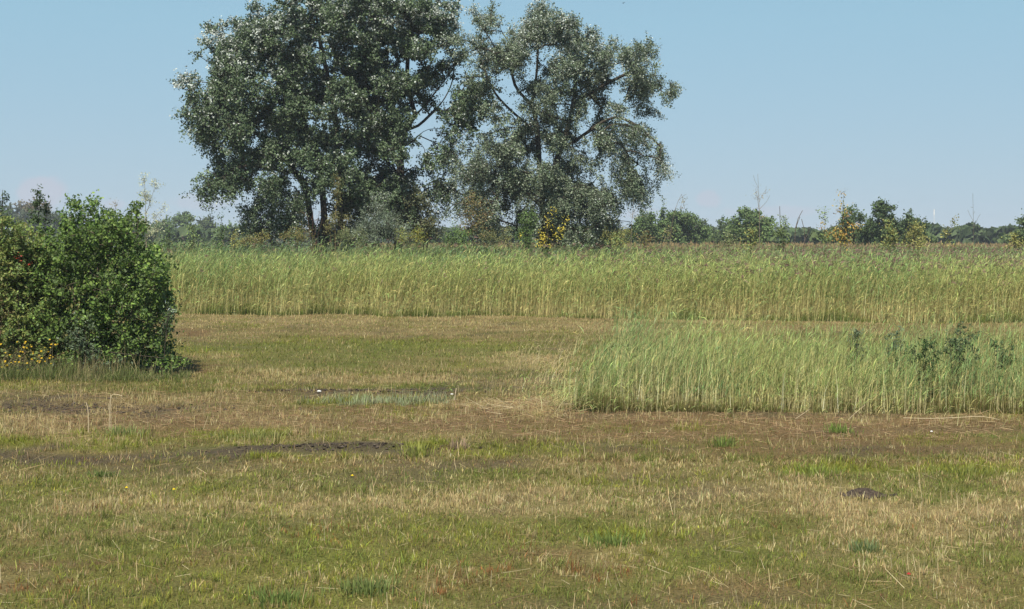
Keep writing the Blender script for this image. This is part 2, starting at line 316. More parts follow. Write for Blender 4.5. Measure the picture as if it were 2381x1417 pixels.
# ------------------------------------------------------------------ reeds
def reeds(mb, x, y, h, nleaf, lean, sw, ll, lw, t0, c_lo, c_hi, c_leaf, straw_leaf=.2, plume=0., plume_c=A(.20, .125, .105), waz=.75, ev=.95, bend=(.15, 1.0)):
    n = len(x); z = gz(x, y)
    brk = R.random(n) < .05; lean = np.where(brk, lean + R.normal(.1, .45, n), lean)
    la = R.normal(0, .35, n); lx = lean * np.cos(la) * h; ly = lean * np.sin(la) * h
    P = lambda t: np.stack([x + lx * t ** 2, y + ly * t ** 2, z - .02 + h * t * (1 - .06 * np.abs(lean))], 1)
    tt = lambda q: np.full(n, q)
    fa = R.random(n) * np.pi; s = np.stack([np.cos(fa), np.sin(fa), 0 * fa], 1) * (sw / 2)[:, None]
    jit = np.exp(R.normal(0, .34, (n, 1)))
    b, m_, t_ = P(tt(0.)), P(tt(.5)), P(tt(1.))
    cl, ch = np.clip(c_lo * jit, 0, .8), np.clip(c_hi * jit, 0, .8); cmid = lerp(cl, ch, .45)
    i = np.arange(n)[:, None] * 5
    mb.add(np.stack([b - s, b + s, m_ + s * .9, m_ - s * .9, t_], 1), np.stack([cl, cl, cmid, cmid, ch], 1), t=i + np.array([3, 2, 4]), q=i + np.array([0, 1, 2, 3]))
    K = nleaf; N = n * K; rep = np.repeat(np.arange(n), K)
    t0r = np.clip(t0 + R.normal(0, .13, n), .05, .8)[rep]; t = (t0r + (1 - t0r) * (np.tile(np.arange(K), n) + R.random(N)) / K).clip(0, 1)
    p = np.stack([x[rep] + lx[rep] * t ** 2, y[rep] + ly[rep] * t ** 2, z[rep] + h[rep] * t * .99], 1)
    az = R.normal(0, waz, N); az = np.where(R.random(N) < .16, az + np.pi, az); e = R.normal(ev, .28, N)
    L = ll * R.uniform(.6, 1.2, N) * np.clip(1.25 - .45 * t, .5, 2); W = lw * R.uniform(.7, 1.2, N)
    d1 = np.stack([np.cos(az) * np.cos(e), np.sin(az) * np.cos(e), np.sin(e)], 1)
    e2 = e - R.uniform(bend[0], bend[1], N)
    d2 = np.stack([np.cos(az) * np.cos(e2), np.sin(az) * np.cos(e2), np.sin(e2)], 1)
    mid = p + d1 * (L * .5)[:, None]; tip = mid + d2 * (L * .55)[:, None]
    sd = np.stack([-np.sin(az), np.cos(az), R.normal(0, .8, N)], 1); sd = unit(sd) * (W / 2)[:, None]
    sf = (R.random(N) < straw_leaf * (1.6 - 1.4 * t))[:, None]
    cf = np.where(sf, A(.42, .37, .15), c_leaf * (1 + R.normal(0, .08, (N, 3)))) * np.exp(R.normal(0, .30, (N, 1))); cf = np.clip(cf, 0, .8)
    i = np.arange(N)[:, None] * 4
    mb.add(np.stack([p, mid + sd, mid - sd, tip], 1), np.repeat(cf, 4, 0), t=np.concatenate([i + np.array([0, 1, 2]), i + np.array([1, 3, 2])]))
    if np.max(plume) > 0:
        f = np.where(R.random(n) < plume)[0]
        if len(f):
            rp = np.repeat(f, 5); N = len(rp); top = t_[rp]
            az = R.normal(0, .8, N); e = R.normal(.6, .5, N); L = R.uniform(.12, .24, N)
            d = np.stack([np.cos(az) * np.cos(e), np.sin(az) * np.cos(e), np.sin(e)], 1)
            sd = unit(np.cross(d, rdir(N))) * R.uniform(.007, .016, N)[:, None]
            p0 = top - A(0, 0, .05) * R.random((N, 1)); mid = p0 + d * (L * .55)[:, None]; tip = mid + (d - A(-.2, 0, .7)) * (L * .4)[:, None]
            c = plume_c * np.exp(R.normal(0, .25, (N, 1)))
            i = np.arange(N)[:, None] * 4
            mb.add(np.stack([p0, mid + sd, mid - sd, tip], 1), np.repeat(c, 4, 0), t=np.concatenate([i + np.array([0, 1, 2]), i + np.array([1, 3, 2])]))

def bed_front(x):    # distance of the reed bed's near edge
    u = CX + F * x / 50.
    return np.interp(u, [300, 1000, 1700, 2400], [54.0, 51.8, 49.2, 47.2]) + (fbm(x * .5, x * 0, 21, 4) - .5) * 2.2 + R.normal(0, .12, np.shape(x))
mb = MB()
n = 17000; d = R.random(n) ** 1.4 * 4.2; x = R.uniform(-21, 21, n); y = bed_front(x) + d
hh = (1.62 + .55 * fbm(x * .45, y * .4, 33, 3) + R.normal(0, .16, n) - .7 * np.exp(-d / .6) * R.random(n)).clip(.7, 2.35)
cl = lerp(A(.40, .36, .14), A(.60, .50, .24), fbm(x * .8, y * .5, 34, 2)[:, None])
gv = np.repeat(fbm(x * .35, y * .35, 37, 3), 6)[:, None]
reeds(mb, x, y, hh, 6, R.normal(.13, .10, n), R.uniform(.007, .013, n), .34, .019, .26, cl, A(.34, .35, .13), lerp(A(.185, .280, .092), A(.290, .345, .112), np.clip((gv - .3) * 2.5, 0, 1)), .30, np.clip(.03 + x * .008, .01, .18), ev=1.15, bend=(.1, .7))
n = 15500; y = np.sqrt(R.uniform(51 ** 2, 112 ** 2, n)); x = (R.random(n) * 2 - 1) * (.345 * y + 3)
k = y > bed_front(x) + 3.2; x, y = x[k], y[k]; n = len(x)
rt = np.clip((x / y + .02) * 4, 0, 1)
hh = (1.70 + .42 * fbm(x * .25, y * .25, 35, 3) + R.normal(0, .17, n)).clip(1.3, 2.4) + .22 * np.clip((.08 - x / y) * 6, 0, 1) * np.clip((y - 56) / 12, 0, 1) + np.where(x / y < .06, 1.6 * np.clip(fbm(x * .6, y * .5, 39, 3) - .52, 0, .4), .25 * np.clip(fbm(x * .6, y * .5, 39, 3) - .5, 0, .4))
g = fbm(x * .15, y * .1, 36, 3)[:, None]
cleaf = np.repeat(lerp(A(.115, .188, .080), A(.180, .255, .096), np.clip((g - .3) * 2.5, 0, 1)), 4, 0)
reeds(mb, x, y, hh, 4, R.normal(.12, .07, n), np.full(n, .012), .40, .032, .5, A(.36, .33, .14), A(.24, .27, .11), cleaf, .12, .08 + .42 * rt, ev=1.0)
n = 2200; x = R.uniform(-20, 20, n); y = bed_front(x) - R.exponential(.35, n)
reeds(mb, x, y, R.uniform(.15, 1.1, n), 3, R.normal(.12, .2, n), R.uniform(.007, .012, n), .26, .018, .3, A(.48, .42, .20), A(.30, .33, .12), A(.23, .30, .10), .4, 0.)
bed = mb.build('reed_bed', M_REED, kind='stuff'); tag(bed, 'tall yellow green reed bed stretching behind the mown field', kind='stuff')
# green grass at the foot of the bed
mb = MB(); n = 26000; x = R.uniform(-21, 21, n); y = bed_front(x) + R.exponential(.5, n) - .35
g = fbm(x * .9, y * .3, 44, 3); hh = R.uniform(.12, .5, n) * np.clip((g - .28) * 3, .15, 1.3)
jt = np.exp(R.normal(0, .25, (n, 1)))
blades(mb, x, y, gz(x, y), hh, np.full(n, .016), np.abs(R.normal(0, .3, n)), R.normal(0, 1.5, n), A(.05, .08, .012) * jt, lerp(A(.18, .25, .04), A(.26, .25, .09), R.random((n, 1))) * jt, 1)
o = mb.build('reed_foot_grass', M_GRASS, kind='stuff'); tag(o, 'lush green grass along the foot of the tall reed bed', kind='stuff')

# the near patch on the right
def patch_pts(n):
    y = 22.7 + R.random(n) ** 1.25 * 3.2; x0 = .92 + (y - 22.7) * .26 + (fbm(y * .8, y * 0, 23, 2) - .5) * .4
    x0 = x0 - R.exponential(.16, n) * (R.random(n) < .3); x = x0 + R.random(n) ** 1.05 * (10.3 - x0)
    y = y + (fbm(x * .9, x * 0, 24, 4) - .5) * 1.1 + R.normal(0, .10, n) - .05 * np.clip(x - 4, 0, 9)
    return x, y
mb = MB(); n = 9200; x, y = patch_pts(n)
dfr = np.clip((y - 22.6) / 1.0, 0, 1); tallr = R.random(n) < .34
left = np.clip(1 - np.abs(x - 2.0) / 1.6, 0, 1)
hh = np.where(tallr, .90 + .34 * fbm(x * .8, y * .8, 25, 3) + R.normal(0, .13, n) + .24 * left, R.uniform(.25, .95, n) * (.7 + .4 * fbm(x * .9, y * .9, 28, 2))).clip(.15, 1.5)
hh *= (.74 + .26 * dfr) * np.where(x < 1.55, .45 + .55 * R.random(n), 1)
g = fbm(x * .8, y * .6, 26, 3)[:, None]
cl = lerp(A(.72, .61, .35), A(.44, .43, .17), np.clip((g - .42) * 3 + R.normal(0, .25, (n, 1)), 0, 1))
g7 = np.repeat(fbm(x * .6, y * .5, 29, 3), 5)[:, None]
reeds(mb, x, y, hh, 5, R.normal(.075, .09, n), R.uniform(.005, .009, n), .24, .0095, .46, cl, A(.42, .42, .17), lerp(A(.175, .270, .098), A(.310, .365, .120), np.clip((g7 - .3) * 2.5, 0, 1)), .28, 0., waz=.6, ev=1.28, bend=(.05, .55))
n = 700; x = R.uniform(.5, 8.6, n); y = 22.75 - R.exponential(.32, n) + (fbm(x * .9, x * 0, 24, 4) - .5) * 1.1; k = R.random(n) < .35; x = np.where(k, .95 - R.exponential(.35, n), x); y = np.where(k, R.uniform(22.3, 26, n), y)
reeds(mb, x, y, R.uniform(.06, .5, n) ** 1.3, 3, R.normal(.15, .25, n), R.uniform(.004, .007, n), .15, .009, .3, A(.50, .42, .22), A(.32, .34, .14), A(.24, .30, .10), .5, 0.)
o = mb.build('reed_patch', M_REED, kind='stuff'); tag(o, 'uncut patch of pale stemmed reeds leaning in the wind', kind='stuff')
mb = MB(); n = 22000; x, y = patch_pts(n); y = 22.5 + (y - 22.7) * R.random(n)
g = fbm(x * 1.1, y * .6, 46, 3); hh = R.uniform(.10, .42, n) * np.clip((g - .25) * 3, .2, 1.2); jt = np.exp(R.normal(0, .25, (n, 1)))
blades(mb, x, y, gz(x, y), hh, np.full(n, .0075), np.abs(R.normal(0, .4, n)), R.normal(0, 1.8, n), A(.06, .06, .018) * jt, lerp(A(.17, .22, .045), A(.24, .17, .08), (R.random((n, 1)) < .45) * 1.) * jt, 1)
o = mb.build('reed_patch_grass', M_GRASS, kind='stuff'); tag(o, 'green and brown grass under the near reed patch', kind='stuff')

mb = MB(); n = 260; u_ = R.uniform(1190, 1400, n); y = gy(R.uniform(800, 915, n)); x = wx(u_, y)
reeds(mb, x, y, R.uniform(.15, .5, n), 2, R.normal(.45, .2, n), np.full(n, .006), .16, .008, .5, A(.46, .37, .21), A(.50, .42, .24), A(.44, .36, .19), .5)
o = mb.build('leaning_dry_grass', M_REED, kind='stuff'); tag(o, 'sparse dry grass stems leaning beside the free end of the reed patch', kind='stuff')

# ------------------------------------------------------------------ woody plants
def tubes(mb, p0, p1, r0, r1, col, sides):
    d = unit(p1 - p0); ref = np.where(np.abs(d[:, 2:3]) > .9, A(1, 0, 0), A(0, 0, 1)); s = unit(np.cross(d, ref)); u = np.cross(d, s)
    n = len(p0); ring = []
    p1 = p1 + d * (r1 * .25)[:, None]
    for p, r in ((p0, r0), (p1, r1)):
        for k in range(sides):
            a = 2 * np.pi * k / sides; ring.append(p + (s * math.cos(a) + u * math.sin(a)) * r[:, None])
    i = np.arange(n)[:, None, None] * (2 * sides)
    q = np.array([[k, (k + 1) % sides, sides + (k + 1) % sides, sides + k] for k in range(sides)])
    mb.add(np.stack(ring, 1), np.repeat(col, 2 * sides, 0), q=(i + q[None]).reshape(-1, 4))

def densify(pts, step):
    pts = np.asarray(pts, float); out = [pts[0]]
    for a, b in zip(pts[:-1], pts[1:]):
        k = max(1, int(round(np.linalg.norm(b - a) / step)))
        for j in range(1, k + 1): out.append(a + (b - a) * j / k)
    out = np.array(out)
    if len(out) > 4:
        for _ in range(2): out[1:-1] = .25 * out[:-2] + .5 * out[1:-1] + .25 * out[2:]
    return out

def skeleton(limbs, attract, step, rng, tip_r, limb_r=None, bow=.12):
    """limbs: polylines (first starts at the root, later ones join the nearest node); attract: points to reach"""
    pos, par = [], []
    mr = []
    for li, pl in enumerate(limbs):
        pl = densify(pl, step); start = -1
        if li > 0 and len(pos): start = int(np.argmin(np.linalg.norm(np.array(pos) - pl[0], axis=1)))
        prev = start
        for k, p in enumerate(pl):
            if k == 0 and start >= 0: continue
            pos.append(p); par.append(prev); prev = len(pos) - 1
    cap = len(pos) + len(attract) * 6 + 8
    P = np.zeros((cap, 3)); P[:len(pos)] = pos; npz = len(pos)
    if len(attract):
        root = P[0]; d0 = np.array([np.min(np.linalg.norm(P[:npz] - a, axis=1)) for a in attract])
        ends = []
        for ai in np.argsort(d0):
            a = attract[ai]; dv = a - P[:npz]; dist = np.linalg.norm(dv, axis=1)
            cost = dist + .5 * np.maximum(0, -dv[:, 2]) 
            j = int(np.argmin(cost)); L = dist[j]
            k = max(1, min(5, int(math.ceil(L / step)))); off = rng.normal(0, bow * L, 3); off[2] = abs(off[2]) * .8
            prev = j
            for q in range(1, k + 1):
                t = q / k; P[npz] = P[j] + (a - P[j]) * t + off * math.sin(math.pi * t) * .7; par.append(prev); prev = npz; npz += 1
            ends.append(prev)
    P = P[:npz]; par = np.array(par)
    child = np.zeros(npz, int); np.add.at(child, par[par >= 0], 1)
    acc = np.where(child == 0, tip_r ** 2.3, 0.)
    order = np.arange(npz)[::-1]
    for i in order:
        if par[i] >= 0: acc[par[i]] += acc[i]
    r = acc ** (1 / 2.3)
    return P, par, r

def leaves(mb, c, nrm, size, asp, col, rng, fold=.25, six=False):
    """leaf blades: centre, facing, length, width ratio, colour"""
    n = len(c); ax = unit(np.cross(nrm, rdir(n, rng))); sd = np.cross(nrm, ax)
    a = ax * (size / 2)[:, None]; s = sd * (size * asp / 2)[:, None]; up = nrm * (size * asp * fold / 2)[:, None]
    if six:
        v = np.stack([c - a, c - a * .35 + s + up, c + a * .35 + s * .85 + up, c + a - up * .8, c + a * .35 - s * .85 + up, c - a * .35 - s + up], 1)
        i = np.arange(n)[:, None] * 6
        mb.add(v, np.repeat(col, 6, 0), q=np.concatenate([i + np.array([0, 1, 2, 3]), i + np.array([0, 3, 4, 5])]))
    else:
        v = np.stack([c - a, c + s + up, c + a, c - s + up], 1)
        i = np.arange(n)[:, None] * 4
        mb.add(v, np.repeat(col, 4, 0), t=np.concatenate([i + np.array([0, 1, 2]), i + np.array([0, 2, 3])]))

BARK_D = A(.050, .043, .034); BARK_L = A(.20, .165, .115)
def plant(name, label, cat, Y, root, limbs, lobes, *, per_m2=6., nleaf=80, twigs=6, tw_len=.6, leaf=.10, asp=.8, cols=None, white=0., white_c=A(.40, .44, .41), droop=0.,
          sc=1.0, depth=1.0, bark=BARK_D, tip_r=.012, step=.45, mat=None, six=False, seed=1, group=None, rmin=.006, rmax=9., crown_name='crown', spread=.55, leaf_objs=0, jitter=.085, upb=.5, layers=(-.55, .0, .55), clump=None):
    """root, limbs and lobes in photo px at distance Y (+ metres of depth offset); lobes: (px, py, rx, ry, density, droop, white, depth offset)"""
    rng = np.random.default_rng(seed); S = F / Y
    X = lambda px, py, dy=0.: A(wx(px, Y + dy), Y + dy, wz(py, Y + dy))
    base = X(root[0], 560, root[1] if len(root) > 1 else 0.); base[2] = float(gz(base[0], base[1]))
    LM = []
    for k, l in enumerate(limbs):
        pl = [X(*p[:3]) if len(p) > 2 else X(*p) for p in l]
        if k == 0: pl = [base - A(0, 0, .1)] + pl
        LM.append(pl)
    at, wt = [], []
    for lb in lobes:
        px, py, rx, ry = lb[:4]; den = lb[4] if len(lb) > 4 else 1.; dr = lb[5] if len(lb) > 5 else droop; wh = lb[6] if len(lb) > 6 else white; dy = lb[7] if len(lb) > 7 else None
        Rm = np.array([rx / S, max(rx, ry) / S * .8, ry / S]); area = math.pi * rx * ry / S / S
        for lay in (layers if dy is None else (0.,)):
            yo = (lay * depth * 4.2 + rng.normal(0, .5 * depth)) if dy is None else dy
            m = max(1, int(area * per_m2 * den / (len(layers) if dy is None else 1) + rng.random()))
            cen = X(px, py, yo)
            if clump:
                nc = max(1, int(round(m / clump[0]))); cq = rdir(nc, rng) * (rng.random((nc, 1)) ** .3); who = rng.integers(0, nc, m)
                q = cq[who] * .92; at.append(cen + q * Rm + rdir(m, rng) * rng.random((m, 1)) ** .5 * A(1, 1, .75) * np.minimum(clump[1], Rm.max()))
            else:
                q = rdir(m, rng) * (rng.random((m, 1)) ** .42); at.append(cen + q * Rm)
            wt += [(dr, wh)] * m
    at = np.concatenate(at) if at else np.zeros((0, 3)); wt = np.array(wt).reshape(-1, 2)
    ok = at[:, 2] > gz(at[:, 0], at[:, 1]) + .15; at, wt = at[ok], wt[ok]
    P, par, r = skeleton(LM, at, step, rng, tip_r)
    r = np.clip(r, rmin, rmax)
    e = empty(name, Vector(base)); tag(e, label, cat, group)
    tb = MB(); ch = np.where(par >= 0)[0]; pr = par[ch]
    nb = fbm(P[:, 0] * 2, P[:, 2] * .8 + P[:, 1], 3, 2)[:, None]; bc = lerp(bark * .75, bark * 1.35, nb)
    fat = r[pr] > .05 * max(sc, .5)
    for sel, sides in ((fat, 8), (~fat, 4)):
        if sel.any(): tubes(tb, P[pr[sel]], P[ch[sel]], np.minimum(r[pr[sel]], r[ch[sel]] * 1.6), r[ch[sel]], bc[ch[sel]], sides)
    m = len(at); crown = None
    if m and nleaf:
        T = twigs; rep = np.repeat(np.arange(m), T); N = len(rep)
        cen_all = at.mean(0)
        out = unit(at[rep] - (cen_all * .5 + P[np.minimum(len(P) - 1, 0)] * 0 + cen_all * .5))
        td = unit(rdir(N, rng) + out * .35 + A(0, 0, 1) * (upb - 1.9 * wt[rep, 0:1]))
        tl = tw_len * sc * rng.uniform(.5, 1.25, N) * (1 + np.clip(wt[rep, 0] - .35, 0, 1) * 1.3); tipp = at[rep] + td * tl[:, None]
        tipp[:, 2] -= wt[rep, 0] * tl * .5
        sdv = unit(np.cross(td, rdir(N, rng))) * rmin; i3 = np.arange(N)[:, None] * 3
        tb.add(np.stack([at[rep] - sdv, at[rep] + sdv, tipp], 1), np.repeat(bark[None] * 1.1, N * 3, 0), t=i3 + np.array([0, 1, 2]))
        nl = max(1, int(nleaf / T)); r2 = np.repeat(np.arange(N), nl); NL = len(r2)
        t = rng.random(NL) ** .75 * 1.05; c = at[rep][r2] + (tipp - at[rep])[r2] * t[:, None] + rng.normal(0, jitter * sc, (NL, 3))
        good = c[:, 2] > gz(c[:, 0], c[:, 1]) + .02; c, r2 = c[good], r2[good]; NL = len(c)
        nr = unit(rdir(NL, rng) + A(-.1, -.35, .55))
        ci = rng.integers(0, len(cols), NL); col = np.asarray(cols)[ci]
        clump = np.exp(rng.normal(0, .16, (m, 1)))[rep][r2]
        wsel = rng.random(NL) < wt[rep][r2, 1] * (3.2 * rng.random((m,)) ** 2.2)[rep][r2] * (.35 + 1.1 * t[good])
        col = np.where(wsel[:, None], white_c, col * clump) * np.exp(rng.normal(0, .2, (NL, 1)))
        col = np.clip(col, 0, .75); sz = leaf * sc * rng.uniform(.65, 1.3, NL)
        cb = MB(); hold = np.zeros(NL, bool)
        if leaf_objs:
            fr = np.argsort(c[:, 1] + rng.random(NL) * .8 - sz * 6)[:leaf_objs]; hold[fr] = True
        leaves(cb, c[~hold], nr[~hold], sz[~hold], asp, col[~hold], rng, six=six)
        crown = cb.build(crown_name, mat or M_LEAF, parent=e, kind='stuff')
        if leaf_objs:
            variants = []
            for vi in range(6):
                b1 = MB(); leaves(b1, np.zeros((1, 3)), A(0, 0, 1)[None], A(1.)[:1], asp, np.asarray(cols)[vi % len(cols)][None] * (.85 + .08 * vi), rng, six=True)
                ob = b1.build('leaf', mat or M_LEAF); variants.append(ob)
            for kk, fi in enumerate(np.where(hold)[0]):
                ob = variants[kk] if kk < 6 else variants[kk % 6].copy()
                if kk >= 6: scn.collection.objects.link(ob)
                ob.parent = e; ob.name = 'leaf'
                rot = Vector(nr[fi]).to_track_quat('Z', 'Y').to_matrix().to_4x4()
                ob.matrix_local = Matrix.Translation(Vector(c[fi] - base)) @ rot @ Matrix.Rotation(float(rng.random() * 6.28), 4, 'Z') @ Matrix.Scale(float(sz[fi] * 1.1), 4)
    tr = tb.build('trunk', M_BARK, parent=e, smooth=True)
    return e

G_POP = [A(0.058, 0.094, 0.043), A(0.076, 0.117, 0.053), A(0.098, 0.140, 0.071), A(0.127, 0.167, 0.103), A(0.048, 0.081, 0.039)]
G_POP2 = [A(0.085, 0.124, 0.071), A(0.114, 0.153, 0.091), A(0.156, 0.196, 0.128), A(0.191, 0.223, 0.163), A(0.071, 0.106, 0.060)]
TW = dict(per_m2=11.8, nleaf=119, twigs=7, tw_len=.56, leaf=.118, asp=.82, tip_r=.0165, jitter=.075, upb=.75, clump=(10, 1.1))
YT = 84.
# the left poplar: several stems from one foot
plant('poplar_tree', 'broad white poplar with several dark stems and silvery upper leaves, leftmost of three', 'tree', YT, (742,), [
    [(738, 600), (728, 545), (716, 470), (714, 435), (685, 400), (655, 360), (600, 310), (540, 280)],
    [(742, 640, .3), (757, 560, .4), (752, 470, .5), (745, 380, .6), (715, 310, .6), (690, 240, .5), (640, 170, .2), (610, 110, .1)],
    [(745, 640, -.3), (790, 560, -.5), (793, 500, -.6), (790, 400, -.5), (783, 320, -.4), (778, 250, 0), (760, 170, .4), (740, 80, .5), (735, 20, .5)],
    [(785, 325, -.4), (825, 285, -.8), (850, 220, -.8), (850, 130, -.5)],
    [(685, 400, 0), (640, 395, -.8), (580, 380, -1.2), (545, 395, -1.4)],
    [(690, 240, .5), (600, 230, 1.0), (500, 200, 1.0)]],
    [(520, 235, 85, 60, 1, 0, .13), (465, 265, 42, 42, 1, .25, .22), (440, 195, 20, 24, .9, 0, .35), (505, 150, 50, 50, 1, 0, .30), (560, 105, 62, 58, 1, 0, .30), (635, 85, 70, 56, 1, 0, .28),
     (600, 170, 90, 55, 1, 0, .16), (690, 150, 80, 65, 1, 0, .13), (720, 60, 66, 66, 1, 0, .16), (760, 5, 80, 60, 1, 0, .20), (640, 245, 100, 55, 1, .1, .07), (730, 230, 80, 60, 1, 0, .06), (580, 310, 90, 36, .9, .35, .05),
     (500, 308, 55, 34, .8, .5, .07), (665, 320, 80, 40, .9, .3, .04), (760, 320, 60, 46, .8, .2, .04), (540, 400, 50, 42, 1.5, .7, .01), (600, 425, 34, 26, .3, .5, .03), (520, 360, 30, 26, .6, .5, .03), (640, 385, 50, 26, .5, .4, .03),
     (730, 395, 60, 26, .6, .3, .03), (650, 440, 32, 36, .9, .6, .04), (790, 410, 34, 44, .9, .5, .05), (800, 90, 50, 60, .9, 0, .12), (800, 230, 40, 40, .8, .1, .05), (690, 345, 60, 36, 1, .3, .03), (610, 350, 50, 34, .9, .5, .03), (560, 345, 40, 30, .8, .6, .03), (740, 430, 40, 30, .8, .4, .03), (820, 440, 40, 44, .9, .5, .05), (770, 360, 50, 34, .8, .3, .04)],
    cols=G_POP, seed=21, **TW)
plant('poplar_tree', 'tall white poplar with a pale trunk and bare leaning limbs, between two others', 'tree', YT + 1.5, (925,), [
    [(926, 600), (926, 500), (934, 445), (930, 385), (932, 340), (940, 300), (965, 268), (995, 240), (1018, 205), (1045, 175), (1075, 130)],
    [(937, 350), (962, 325), (985, 305), (993, 298), (1030, 300)],
    [(942, 300, 0), (960, 303, -.4), (985, 285, -.5), (1000, 265, -.6), (1028, 243, -.6), (1040, 215, -.6), (1050, 205, -.6), (1055, 170, -.5)],
    [(930, 390, .2), (890, 310, .4), (870, 220, .5), (880, 130, .5), (870, 40, .4)],
    [(965, 268, 0), (945, 190, .3), (950, 110, .4), (960, 40, .4)],
    [(934, 445, 0), (890, 410, -.6), (850, 395, -.8)],
    [(935, 395, -.3), (960, 390, -.5), (985, 395, -.5)]],
    [(850, 35, 70, 52, 1, 0, .20), (940, 25, 80, 56, 1, 0, .22), (1010, 45, 62, 52, 1, 0, .26), (880, 110, 76, 56, 1, 0, .14), (970, 110, 76, 52, 1, 0, .12), (1040, 110, 40, 44, .8, 0, .14), (820, 170, 60, 56, 1, 0, .10), (890, 190, 72, 52, 1, .1, .06),
     (965, 190, 52, 44, .8, .1, .05), (830, 250, 62, 44, 1, .2, .05), (905, 260, 46, 44, .8, .2, .04), (1080, 220, 40, 44, .8, .4, .05), (1070, 290, 46, 36, .45, .5, .05), (1050, 330, 40, 26, .35, .5, .05), (860, 335, 50, 40, .8, .4, .05), (895, 400, 34, 40, .7, .5, .05), (850, 420, 44, 46, .9, .5, .05), (960, 430, 40, 36, .8, .5, .05), (905, 460, 36, 40, .9, .5, .05), (820, 320, 50, 40, .9, .3, .05), (880, 300, 46, 40, .9, .3, .05), (870, 440, 46, 40, .9, .5, .05), (1010, 420, 34, 34, .6, .6, .06), (1000, 370, 30, 20, .35, .6, .06), (990, 470, 30, 36, .6, .6, .05), (1110, 190, 40, 40, .6, .3, .05), (955, 225, 38, 36, .8, .2, .04), (905, 300, 44, 40, .8, .3, .04), (1085, 265, 42, 46, .7, .4, .05), (890, 360, 40, 40, .8, .4, .04), (1030, 370, 40, 34, .5, .6, .05), (800, 160, 46, 46, .8, 0, .06)],
    cols=G_POP, seed=22, **TW)
plant('poplar_tree', 'wind-blown grey green poplar with drooping outer branches, rightmost of three', 'tree', YT - 1., (1268,), [
    [(1268, 600), (1268, 520), (1262, 480), (1255, 400), (1250, 310), (1240, 240), (1200, 215), (1192, 180), (1180, 110)],
    [(1268, 530, 0), (1280, 470, .3), (1285, 420, .4), (1300, 350, .4), (1318, 310, .3), (1335, 240, .2), (1340, 150, .2), (1320, 70, .2)],
    [(1300, 350, .4), (1350, 320, -.3), (1390, 290, -.6), (1430, 265, -.9), (1470, 285, -1.), (1510, 315, -1.), (1535, 340, -1.)],
    [(1335, 240, .2), (1400, 200, .6), (1460, 170, .8), (1510, 150, .8)],
    [(1262, 480, 0), (1210, 440, -.8), (1150, 420, -1.2), (1090, 420, -1.2)],
    [(1250, 310, 0), (1190, 260, .4), (1150, 220, .6), (1120, 150, .7)],
    [(1280, 470, .3), (1315, 462, -.3), (1350, 470, -.6), (1382, 492, -.7)],
    [(1240, 240, 0), (1250, 150, -.3), (1250, 60, -.3)]],
    [(1120, 50, 42, 36, .75, 0, .15), (1100, 110, 46, 46, .8, .1, .10), (1130, 170, 46, 42, .75, .2, .07), (1200, 70, 66, 46, .95, 0, .18), (1270, 55, 66, 42, .95, 0, .20), (1345, 80, 56, 46, .95, 0, .18), (1200, 140, 66, 46, .95, .1, .12), (1290, 130, 72, 52, 1, .1, .12), (1380, 130, 52, 46, .95, .1, .12),
     (1450, 125, 46, 36, .9, .1, .14), (1500, 140, 32, 32, .8, .1, .14), (1430, 185, 72, 40, .95, .2, .10), (1510, 200, 40, 30, .8, .3, .10), (1550, 215, 22, 14, .35, .4, .1), (1330, 200, 72, 46, 1, .2, .08), (1480, 240, 52, 26, .9, .4, .12), (1260, 220, 52, 46, .9, .2, .06), (1240, 290, 56, 46, .95, .3, .05), (1320, 270, 46, 36, .6, .3, .05),
     (1390, 250, 46, 36, .7, .3, .06), (1140, 250, 46, 30, .5, .4, .05), (1165, 310, 50, 32, .6, .5, .06), (1200, 365, 56, 40, .9, .5, .06), (1130, 390, 72, 36, .8, .6, .07), (1075, 430, 46, 40, .8, .6, .07), (1120, 460, 60, 44, .85, .6, .07), (1190, 450, 60, 46, .9, .5, .06), (1250, 400, 46, 46, .9, .4, .04), (1330, 400, 46, 40, .8, .5, .05), (1370, 360, 36, 36, .5, .5, .05),
     (1440, 350, 30, 40, .7, .7, .04), (1470, 385, 40, 48, 1.3, .9, .01), (1455, 420, 24, 24, 1.0, .9, 0.), (1455, 300, 44, 30, .9, .6, .07), (1515, 350, 22, 50, .85, .9, .10), (1545, 375, 18, 12, .3, .6, .25), (1340, 465, 60, 44, 1.2, .7, .05), (1395, 480, 40, 54, 1.2, .8, .07), (1405, 425, 40, 34, .8, .6, .05), (1360, 425, 46, 36, .9, .6, .04), (1425, 500, 26, 50, .9, .8, .06), (1310, 530, 50, 34, 1., .6, .03), (1300, 500, 40, 36, .6, .5, .05), (1210, 510, 50, 36, .7, .6, .06), (1130, 510, 50, 30, .6, .6, .06), (1370, 530, 40, 26, .6, .6, .06), (1050, 490, 26, 30, .5, .6, .06), (1210, 310, 50, 46, .9, .4, .04), (1290, 330, 50, 40, .8, .4, .04), (1270, 440, 50, 50, .9, .5, .04), (1180, 400, 60, 44, .9, .5, .06), (1405, 305, 54, 36, .9, .5, .05), (1090, 350, 46, 30, .5, .6, .05), (1150, 350, 40, 30, .6, .5, .05), (1310, 450, 50, 44, .8, .5, .05)],
    cols=G_POP2, seed=23, **{**TW, 'leaf': .098, 'nleaf': 154, 'asp': .7, 'upb': .1, 'per_m2': 10.2, 'clump': (8, .85), 'tw_len': .56})

